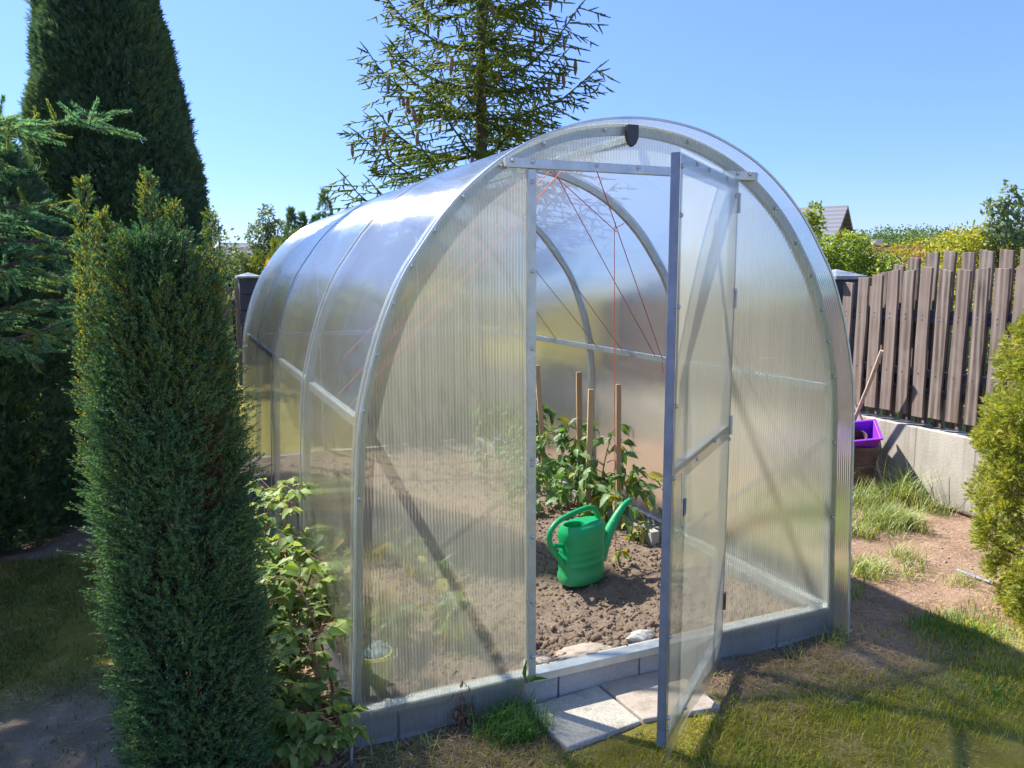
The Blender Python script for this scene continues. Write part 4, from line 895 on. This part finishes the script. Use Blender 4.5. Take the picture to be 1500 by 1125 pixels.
def tall_spruce():
    rg = np.random.default_rng(23); bx_, by_ = 3.69, 9.5; r = thing('spruce_tree', 'tall cone bearing spruce rising behind the greenhouse roof', 'tree', (bx_, by_, 0))
    mb = MB(); cone_trunk(mb, (bx_, by_, -.1), (bx_ + .03, by_, 7.6), .12, .012, 9)
    S, E, TA, TB, cones = [], [], [], [], []
    z = 1.2
    while z < 7.5:
        R_ = np.interp(z, [1, 2.2, 3.2, 4.2, 5.2, 6.3, 7.6], [1.45, 1.6, 1.5, 1.4, 1.25, .85, .12]); nb = 6 if z < 6.5 else 4; a0 = rg.random() * 6.28
        for i in range(nb):
            a = a0 + 6.283 * i / nb + rg.normal() * .25; L = R_ * (.72 + .45 * rg.random())
            P, s, e, ta, tb = limb_shoots(np.array([bx_, by_, z + rg.normal() * .05]), np.array([math.cos(a), math.sin(a), .16]), L, int(9 + 11 * L), .5 * L ** .6, .26, rg, (.06, .125), .46, .8, 2.8)
            mb.tube(P, np.linspace(.022, .006, len(P)), 5); S.append(s); E.append(e); TA.append(ta); TB.append(tb)
            if z > 1.8:
                for q in tb[rg.random(len(tb)) < .22]: cones.append(q)
        z += .40 + .08 * rg.random()
    S, E, TA, TB = map(np.concatenate, (S, E, TA, TB)); E[:, 2] -= .02
    q = 420; zz = rg.uniform(1.5, 7.3, q); aa = rg.random(q) * 6.28; p = np.stack([bx_ + .03 * np.cos(aa), by_ + .03 * np.sin(aa), zz], 1); ll = rg.uniform(.08, .28, (q, 1)); S = np.concatenate([S, p]); E = np.concatenate([E, p + ll * np.stack([np.cos(aa), np.sin(aa), rg.uniform(-.4, .7, q)], 1)])
    global rng
    keep = rng; rng = rg
    V, F = brush(S, E, 44, .026, .0075, .7); V2, F2 = brush(TA, TB, 60, .022, .0065, .8)
    V, F = merge([(V, F), (V2, F2)]); np_obj('needles', V, F, M['f_spruce'], r)
    V, F = merge([twigs(TA, TB, .009), twigs(S, E, .012)]); np_obj('shoots', V, F, M['f_spruce'], r)
    mb.build('trunk', M['bark'], r, smooth=True)
    cm = MB().lathe([(.002, 0), (.013, -.012), (.018, -.04), (.017, -.08), (.010, -.115), (.002, -.13)], (0, 0, 0), 9)
    c0 = cm.build('cone', M['cone'], None, smooth=True); me = c0.data; bpy.data.objects.remove(c0)
    rng = keep
    idx = rg.permutation(len(cones))[:95]
    for i in idx:
        q = cones[i]; o = bpy.data.objects.new('cone', me); C.objects.link(o); o.parent = r; o.matrix_parent_inverse = Matrix.Translation(-r.location)
        o.location = tuple(q + np.array([0, 0, -.005])); o.rotation_euler = (rg.normal() * .15, rg.normal() * .15, rg.random() * 6); k = rg.uniform(1.0, 1.5); o.scale = (k, k, k)
tall_spruce()
def blue_spruce():
    rg = np.random.default_rng(31); bx_, by_ = -1.5, 3.35; r = thing('blue_spruce', 'blue green spruce reaching its branches in from the left edge', 'tree', (bx_, by_, 0))
    mb = MB(); cone_trunk(mb, (bx_, by_, -.1), (bx_, by_, 2.9), .06, .01, 9)
    S, E, TA, TB, NS, NE = [], [], [], [], [], []
    limbs = [(1.99, -.10, 1.30, .06), (1.92, -.28, 1.16, .02), (1.97, .1, 1.0, .02), (1.66, -.10, 1.25, .08), (1.70, .10, 1.1, .04), (1.60, -.30, 1.16, .03), (1.42, -.10, 1.26, .05), (1.46, .12, 1.1, .0), (1.36, -.30, 1.2, .05), (1.50, -.2, 1.22, .06), (1.78, -.2, 1.0, .04)]
    z = .6
    while z < 2.7:
        for i in range(3):
            a = rg.random() * 6.28
            if abs(((a + .25 + 3.14) % 6.28) - 3.14) < (.95 if z < 1.3 else .55) and z < 2.2: continue
            limbs.append((z + .1 * rg.random(), a, np.interp(z, [.5, 1.2, 2.2, 3.5], [.85, 1.0, .78, .1]) * (.8 + .3 * rg.random()), .05))
        z += .26
    for z, a, L, dr in limbs:
        P, s, e, ta, tb = limb_shoots(np.array([bx_, by_, z]), np.array([math.cos(a), math.sin(a), .05]), L, int(17 * L) + 3, .28, dr, rg, (.06, .10), .06, .9, 2.4)
        mb.tube(P, np.linspace(.016, .005, len(P)), 6); S.append(s); E.append(e); TA.append(ta); TB.append(tb)
    S, E, TA, TB = map(np.concatenate, (S, E, TA, TB)); new = rg.random(len(S)) < .24
    global rng
    keep = rng; rng = rg
    V, F = merge([brush(S[~new], E[~new], 120, .021, .0026, .95, .25), brush(TA, TB, 150, .020, .0026, 1.0, .1)]); np_obj('needles', V, F, M['f_bspruce'], r)
    V, F = brush(S[new], E[new], 120, .018, .0028, .75, .3); np_obj('yellow_green_shoots', V, F, M['f_bspruce_new'], r)
    V, F = merge([twigs(TA, TB, .004), twigs(S, E, .003)]); np_obj('twigs', V, F, M['bark'], r)
    mb.build('trunk', M['bark'], r, smooth=True); rng = keep
blue_spruce()

# ---- raspberries between juniper and greenhouse
def raspberry(base, canes, h, nl, label, seed, size=.055, berries=0, lean=(0, 0), dy=.12):
    global rng
    keep = rng; rng = np.random.default_rng(seed); b = np.array(base, float)
    r = thing('raspberry_bush', label, 'bush', base, 'raspberry bushes beside the greenhouse'); P, D = [], []; fruit = []
    for i in range(canes):
        o = np.array([rng.normal() * .05, rng.normal() * dy, 0]); a = rng.random() * 6.28; q = np.array([math.cos(a) * .10 + lean[0], math.sin(a) * .14 + lean[1], 0]) * (.5 + rng.random()); H = h * (.6 + .5 * rng.random())
        p0 = b + o; c = crom([p0, p0 + q * .35 + (0, 0, H * .55), p0 + q + (0, 0, H), p0 + q * 1.7 + (0, 0, H * .97)], 6)
        cm = MB().tube(c, np.linspace(.0048, .002, len(c)), 6); 
        for j in range(nl // canes):
            u = rng.uniform(.25, 1); p = np.array([np.interp(u, np.linspace(0, 1, len(c)), c[:, k]) for k in range(3)]); a2 = rng.random() * 6.28; d = np.array([math.cos(a2), math.sin(a2), .25 + .3 * rng.random()]); L = .04 + .06 * rng.random(); e = p + d * L
            cm.tube([p, e], [.0016, .001], 4, caps=False)
            for s in (-1, 0, 1):
                an = s * 1.0; P.append(e - d * L * .15 * abs(s)); dd = np.array([d[0] * math.cos(an) - d[1] * math.sin(an), d[0] * math.sin(an) + d[1] * math.cos(an), -.15 + .25 * rng.normal()]); D.append(dd)
        cm.build('cane', M['barkr'], r, smooth=True)
        if berries:
            for _ in range(berries): fruit.append(c[-1] + rng.normal(size=3) * (.02, .02, .035))
    P = np.array(P); D = nrm(np.array(D)); n = len(P); L = size * (.6 + .7 * rng.random(n)); N = nrm(np.array([0, 0, 1.]) + .4 * rng.normal(size=(n, 3)))
    V, F = folded(P, D, N, L, L * .72, .25, .16); np_obj('leaves', V, F, M['f_rasp'], r)
    if fruit:
        V = (ico[None] * .0075 + np.array(fruit)[:, None]).reshape(-1, 3); F = (icf[None] + (np.arange(len(fruit)) * len(ico))[:, None, None]).reshape(-1, 3); tag(np_obj('berries', V, F, M['berry'], r), kind='stuff')
    rng = keep
raspberry((.30, 3.15, 0), 7, .60, 170, 'tall raspberry canes arching beside the juniper at the back', 71, .05)
raspberry((.25, 2.72, 0), 10, .44, 330, 'bushy raspberry in the middle of the gap by the greenhouse wall', 72, .055)
raspberry((.20, 2.40, 0), 10, .25, 380, 'low raspberry thicket at the bottom of the gap', 73, .045)
raspberry((.35, 2.38, 0), 3, .46, 36, 'raspberry stalk with dark dried berries against the greenhouse corner', 74, .045, 7, (.02, .05), .04)
# withered weed at the foundation
wd = thing('withered_weed', 'brown withered weed at the concrete blocks under the left panel', 'weed', (.815, 2.30, 0)); P = np.array([.815, 2.305, .02]) + rng.normal(size=(60, 3)) * (.018, .01, .05); P[:, 2] = np.abs(P[:, 2])
V, F = folded(P, rdir(60), rdir(60), .025, .014, .5, .3); np_obj('leaves', V, F, noisy('withered_leaf', (.16, .08, .04), (.3, .17, .09), 30, .8), wd); MB().tube([(.815, 2.305, 0), (.81, 2.30, .13)], .002, 5).build('stem', M['barkr'], wd)
wd = thing('weed', 'green weed poking over the sill rail beside the left door post', 'weed', (1.05, 2.30, .1)); V, F = folded(np.array([[1.04, 2.298, .125], [1.045, 2.296, .12], [1.03, 2.296, .10], [1.05, 2.296, .11]]), nrm(np.array([[-.2, -.3, 1.], [.9, -.3, .2], [-.7, -.3, .5], [.3, -.5, .6]])), rdir(4), .075, .018, .3, .2); np_obj('leaves', V, F, M['f_lush'], wd); MB().tube([(1.0, 2.30, .0), (1.04, 2.298, .125)], .002, 5).build('stem', M['stemg'], wd)

# ---- broadleaf trees and shrubs in the distance
def leaf_tree(name, label, cat, base, clumps, n, leaf, mat, trunk_r, group=None, seed=1, h_trunk=None):
    """clumps: (dx, dy, z, rx, ry, rz) ellipsoids filled with leaves near their surface, limbs to each"""
    global rng
    keep = rng; rng = np.random.default_rng(seed); r = thing(name, label, cat, base, group); b = np.array(base, float)
    w = np.array([c[3] * c[5] for c in clumps]); ks = rng.choice(len(clumps), n, p=w / w.sum()); cl = np.array(clumps)[ks]
    d = rdir(n); rad = (.55 + .5 * rng.random(n) ** .7) * (1 + .15 * np.sin(d[:, 0] * 7 + ks) * np.sin(d[:, 2] * 6 + ks * 2))
    P = b + cl[:, :3] + d * cl[:, 3:] * rad[:, None]
    D = nrm(rdir(n) + d * .5 + np.array([0, 0, -.3])); N = nrm(np.array([0, 0, 1.]) + .8 * rng.normal(size=(n, 3)))
    V, F = diamonds(P, D, N, leaf * (.6 + .8 * rng.random(n)), leaf * .6); np_obj('crown', V, F, mat, r)
    mb = MB(); zt = max(c[2] for c in clumps); cone_trunk(mb, b - (0, 0, .1), b + (0, 0, zt), trunk_r, trunk_r * .2, 7)
    for c in clumps:
        e = b + np.array(c[:3]); s = b + np.array([c[0] * .1, c[1] * .1, c[2] * .55]); mb.tube([s, (s + e) / 2 + (0, 0, .05 * c[2]), e], [trunk_r * .4, trunk_r * .25, trunk_r * .1], 5)
    mb.build('trunk', M['bark'], r, smooth=True); rng = keep; return r
def blob(rg, n, rx, ry, z0, z1, s0, s1): return [(rg.uniform(-rx, rx), rg.uniform(-ry, ry), rg.uniform(z0, z1), *(rg.uniform(s0, s1) * np.array([1.1, 1.1, .85]))) for _ in range(n)]
rg = np.random.default_rng(5); GB = 'garden trees beyond the fence'
leaf_tree('maple_tree', 'yellow green tree beyond the fence beside the greenhouse edge', 'tree', (7.6, 7.1, 0), blob(rg, 18, 1.0, .6, .5, 1.6, .22, .38) + [(-.45, 0, 1.62, .32, .3, .30), (-.05, .1, 1.66, .36, .3, .33), (.32, 0, 1.52, .32, .3, .30), (-.8, 0, 1.5, .3, .3, .35), (.7, 0, 1.38, .3, .3, .3)], 28000, .055, M['f_green'], .06, GB, 1)
leaf_tree('maple_tree', 'bright yellow shrubby tree just over the low end of the fence', 'tree', (8.9, 7.1, 0), blob(rg, 18, 1.15, .6, .4, 1.28, .2, .36), 16000, .055, M['f_maple'], .05, GB, 2)
leaf_tree('maple_tree', 'wide yellow leaved tree above the middle of the fence', 'tree', (12.1, 8.7, 0), blob(rg, 24, 1.0, .8, .5, 2.05, .3, .5), 26000, .06, M['f_maple'], .07, GB, 3)
leaf_tree('maple_tree', 'dull yellow leaved tree at the right end of the fence', 'tree', (12.6, 7.6, 0), blob(rg, 20, 1.2, .9, .4, 2.1, .3, .5), 20000, .06, M['f_maple'], .07, GB, 4)
leaf_tree('sapling', 'thin pale green sapling rising above the yellow trees at the right', 'tree', (11.6, 8.0, 0), [(0, 0, 2.62, .13, .13, .24), (.06, .05, 2.3, .22, .2, .2), (-.2, 0, 2.1, .2, .2, .18), (.3, 0, 2.15, .2, .2, .15), (-.28, .1, 2.45, .11, .1, .14), (.36, 0, 2.5, .12, .1, .16), (0, 0, 1.9, .3, .3, .25)], 900, .10, M['f_birch'], .03, GB, 5)
leaf_tree('walnut_tree', 'pale green treetop between greenhouse arch and grey roofed house', 'tree', (13.55, 14, 0), [(.1, 0, 2.9, .16, .2, .24), (-.15, 0, 2.65, .25, .2, .25), (.22, 0, 2.6, .2, .2, .2), (-.1, 0, 2.25, .4, .3, .3), (-.4, 0, 1.9, .5, .5, .4), (-.5, 0, 1.5, .6, .5, .5), (-.2, 0, 1.1, .7, .6, .5)], 4200, .10, M['f_green'], .07, GB, 6)
leaf_tree('maple_tree', 'green hedge like tree behind the fence seen between the boards', 'tree', (7.2, 4.6, 0), blob(rg, 12, .5, 1.0, .25, .9, .2, .35), 6000, .07, M['f_green'], .04, GB, 7)
# left gap
leaf_tree('birch_tree', 'slender grey green birch beyond the garden left of the thujas', 'tree', (2.45, 22, 0), [(0, 0, 2.95, .2, .2, .42), (-.25, 0, 2.5, .32, .3, .38), (.25, 0, 2.55, .32, .3, .4), (.05, 0, 2.2, .42, .4, .4), (-.3, 0, 1.95, .3, .3, .35), (.3, 0, 1.9, .3, .3, .4)], 2400, .10, M['f_birch'], .07, 'far trees left of the greenhouse', 11)
for i, (x, y, h, r_, lab) in enumerate(((2.80, 20, 3.05, .25, 'dark slim thuja next to the birch beyond the garden'), (3.05, 20, 2.95, .24, 'shorter dark thuja in the middle of the far row'), (3.62, 20, 3.55, .36, 'tallest dark thuja of the far row touching the roof line'), (3.38, 20.2, 2.9, .28, 'low dark thuja tucked before the tallest far thuja'))):
    column_tree('thuja_tree', lab, 'tree', (x, y, 0), [(.1, r_ * .8), (1., r_), (2., r_ * .85), (h - .6, r_ * .5), (h, .02)], 2600, M['f_thuja'], .12, .022, trunk=.05, group='far trees left of the greenhouse', seed=60 + i)
leaf_tree('orange_bush', 'orange yellow bush peeking out at the left of the greenhouse roof', 'bush', (1.72, 14.6, 0), [(0, 0, 1.6, .16, .2, .3), (.12, 0, 1.35, .2, .2, .3), (.2, 0, 1.75, .12, .2, .2), (-.05, 0, 1.0, .22, .2, .3), (.3, 0, 1.2, .25, .3, .5)], 1500, .07, M['f_orange'], .03, None, 12)
rg = np.random.default_rng(8); hd = []
def hedge(label, x0, x1, y, h, n, seed):
    global rng
    keep = rng; rng = np.random.default_rng(seed); r = thing('hedge', label, 'hedge', ((x0 + x1) / 2, y, 0)); P = np.stack([rng.uniform(x0, x1, n), y + rng.normal(size=n) * .2, h * rng.random(n) ** .6], 1); P[:, 2] *= 1 + .06 * np.sin(P[:, 0] * 16)
    V, F = fan(P, nrm(np.array([0, -.3, 1.]) + .4 * rng.normal(size=(n, 3))), rdir(n), np.full(n, .13), .03); np_obj('foliage', V, F, M['f_hedge'], r); MB().box(x0 + .1, x1 - .1, y - .05, y + .05, 0, h * .7).build('trunk', M['bark'], r); rng = keep
hedge('clipped yellow green hedge behind the pale capped pillar', -1.0, 2.6, 17, 1.85, 5000, 3)
hedge('low green hedge close behind the rear wall of the greenhouse', .95, 2.9, 7.4, 1.3, 6000, 6)
hedge('tall green hedge behind the rear wall of the greenhouse', 1.35, 5.4, 11.6, 1.95, 9000, 4)
leaf_tree('small_tree', 'reddish green shrub tree half hidden by the juniper top', 'tree', (.72, 13, 0), [(0, 0, 1.9, .3, .3, .3), (-.3, 0, 2.3, .3, .3, .4), (-.1, 0, 1.4, .5, .4, .4), (-.5, 0, 1.7, .4, .4, .5)], 2200, .07, M['f_birch'], .04, None, 14)
# rear fence left of the pillar
rf = thing('board_fence', 'dark board fence running left from the pale capped pillar', 'fence', (-2, 10.9, .0))
for k in range(50): MB().box(-3.0 + k * .15, -3.0 + k * .15 + .11, 10.80, 10.822, .05, 1.35 + rng.uniform(-.02, .02)).build('board', M['board'], rf, bevel=.002)
for z in (.35, 1.1): MB().box(-3.02, 4.46, 10.823, 10.87, z, z + .08).build('rail', M['rail'], rf)

# ---- houses beyond
def house(label, c, ax, w, l, zw, zr, wallm, roofm, chim=None, over=.3, win=True):
    """gabled house: c centre, ax ridge direction angle, w width across, l length along ridge"""
    r = thing('house', label, 'house', (*c, 0)); R_ = Matrix.Translation((*c, 0)) @ Matrix.Rotation(ax, 4, 'Z')
    def put(mb): mb.v = [tuple(R_ @ Vector(p)) for p in mb.v]; return mb
    h = w / 2; L = l / 2
    put(MB().add([(-L, -h, 0), (L, -h, 0), (L, h, 0), (-L, h, 0), (-L, -h, zw), (L, -h, zw), (L, h, zw), (-L, h, zw), (-L, 0, zr), (L, 0, zr)], [(0, 1, 5, 4), (2, 3, 7, 6), (1, 2, 6, 9, 5), (3, 0, 4, 8, 7)])).build('wall', wallm, r)
    sl = (zr - zw) / h; e = over; th = .16; mb = MB()
    for s in (-1, 1):
        y1, z1 = s * (h + e), zw - sl * e; v = []
        for x in (-L - e, L + e): v += [(x, 0, zr + .02), (x, y1, z1 + .02), (x, y1, z1 + .02 + th), (x, 0, zr + .02 + th)]
        mb.add(v, [(0, 1, 2, 3), (7, 6, 5, 4), (0, 4, 5, 1), (1, 5, 6, 2), (2, 6, 7, 3), (3, 7, 4, 0)])
    rf_ = put(mb).build('roof', roofm, r)
    if chim: put(MB().box(chim[0] - .35, chim[0] + .35, chim[1] - .35, chim[1] + .35, zw, zr + .5).box(chim[0] - .42, chim[0] + .42, chim[1] - .42, chim[1] + .42, zr + .501, zr + .62)).build('chimney', M['plaster'], rf_)
    if win:
        for s in (-1, 1):
            f_ = put(MB().box(s * (L + .01) - .03, s * (L + .01) + .03, -.5, .5, zw * .35, zw * .35 + 1.1)).build('window', M['plaster'], r); put(MB().box(s * (L + .045) - .01, s * (L + .045) + .01, -.42, .42, zw * .35 + .08, zw * .35 + 1.02)).build('pane', M['glass'], f_)
            for q in (-L * .5, L * .5):
                f_ = put(MB().box(q - .5, q + .5, s * (h + .01) - .03, s * (h + .01) + .03, zw * .3, zw * .3 + 1.1)).build('window', M['plaster'], r); put(MB().box(q - .42, q + .42, s * (h + .045) - .01, s * (h + .045) + .01, zw * .3 + .08, zw * .3 + 1.02)).build('pane', M['glass'], f_)
    return r
HOUSE1 = house('brown gabled house with a grey tiled roof above the yellow trees', (26.9, 31.5), math.radians(120), 5.5, 8., 2.0, 4.4, M['brick'], M['rooftile'], over=.35)
house('low house with a dark red roof and pale chimney beyond the trees', (55.4, 45.5), math.radians(-38), 6.5, 6.5, .9, 3.5, M['plaster'], M['redroof'], (-3.0, .3))
house('pale walled cottage beside the far birch', (3.0, 24, ), math.radians(20), 2.0, 3., 1.7, 2.2, M['plaster'], M['rooftile'], win=True)
# ---- wooded hill
def forest(label, xs, ys, hs, n, seed, leaf):
    global rng
    keep = rng; rng = np.random.default_rng(seed); parts = []
    m = len(xs); c = np.stack([xs, ys, hs], 1); ks = rng.integers(0, m, n); d = rdir(n); rad = np.stack([2.2 + 0 * hs, 2.2 + 0 * hs, hs * .45], 1)
    P = c[ks] * np.array([1, 1, .6]) + d * rad[ks] * (.75 + .3 * rng.random((n, 1)))
    V, F = diamonds(P, nrm(rdir(n)), nrm(np.array([0, 0, 1.]) + rng.normal(size=(n, 3))), leaf * (.6 + .8 * rng.random(n)), leaf * .7)
    o = np_obj('forest', V, F, M['f_far'], None); rng = keep; tag(o, label, 'forest', kind='stuff')
rg = np.random.default_rng(77); m = 420; th_ = rg.uniform(.60, 1.15, m); dd = rg.uniform(120, 175, m)
forest('wooded hill on the horizon', dd * np.sin(th_), dd * np.cos(th_), np.clip(rg.uniform(6.4, 9.0, m) * dd / 150, 4, 14), 120000, 9, .42)
m = 240; th_ = rg.uniform(-.5, .6, m); dd = rg.uniform(120, 160, m)
forest('low distant wood behind the garden', dd * np.sin(th_), dd * np.cos(th_), rg.uniform(2.5, 4.2, m), 40000, 10, .45)
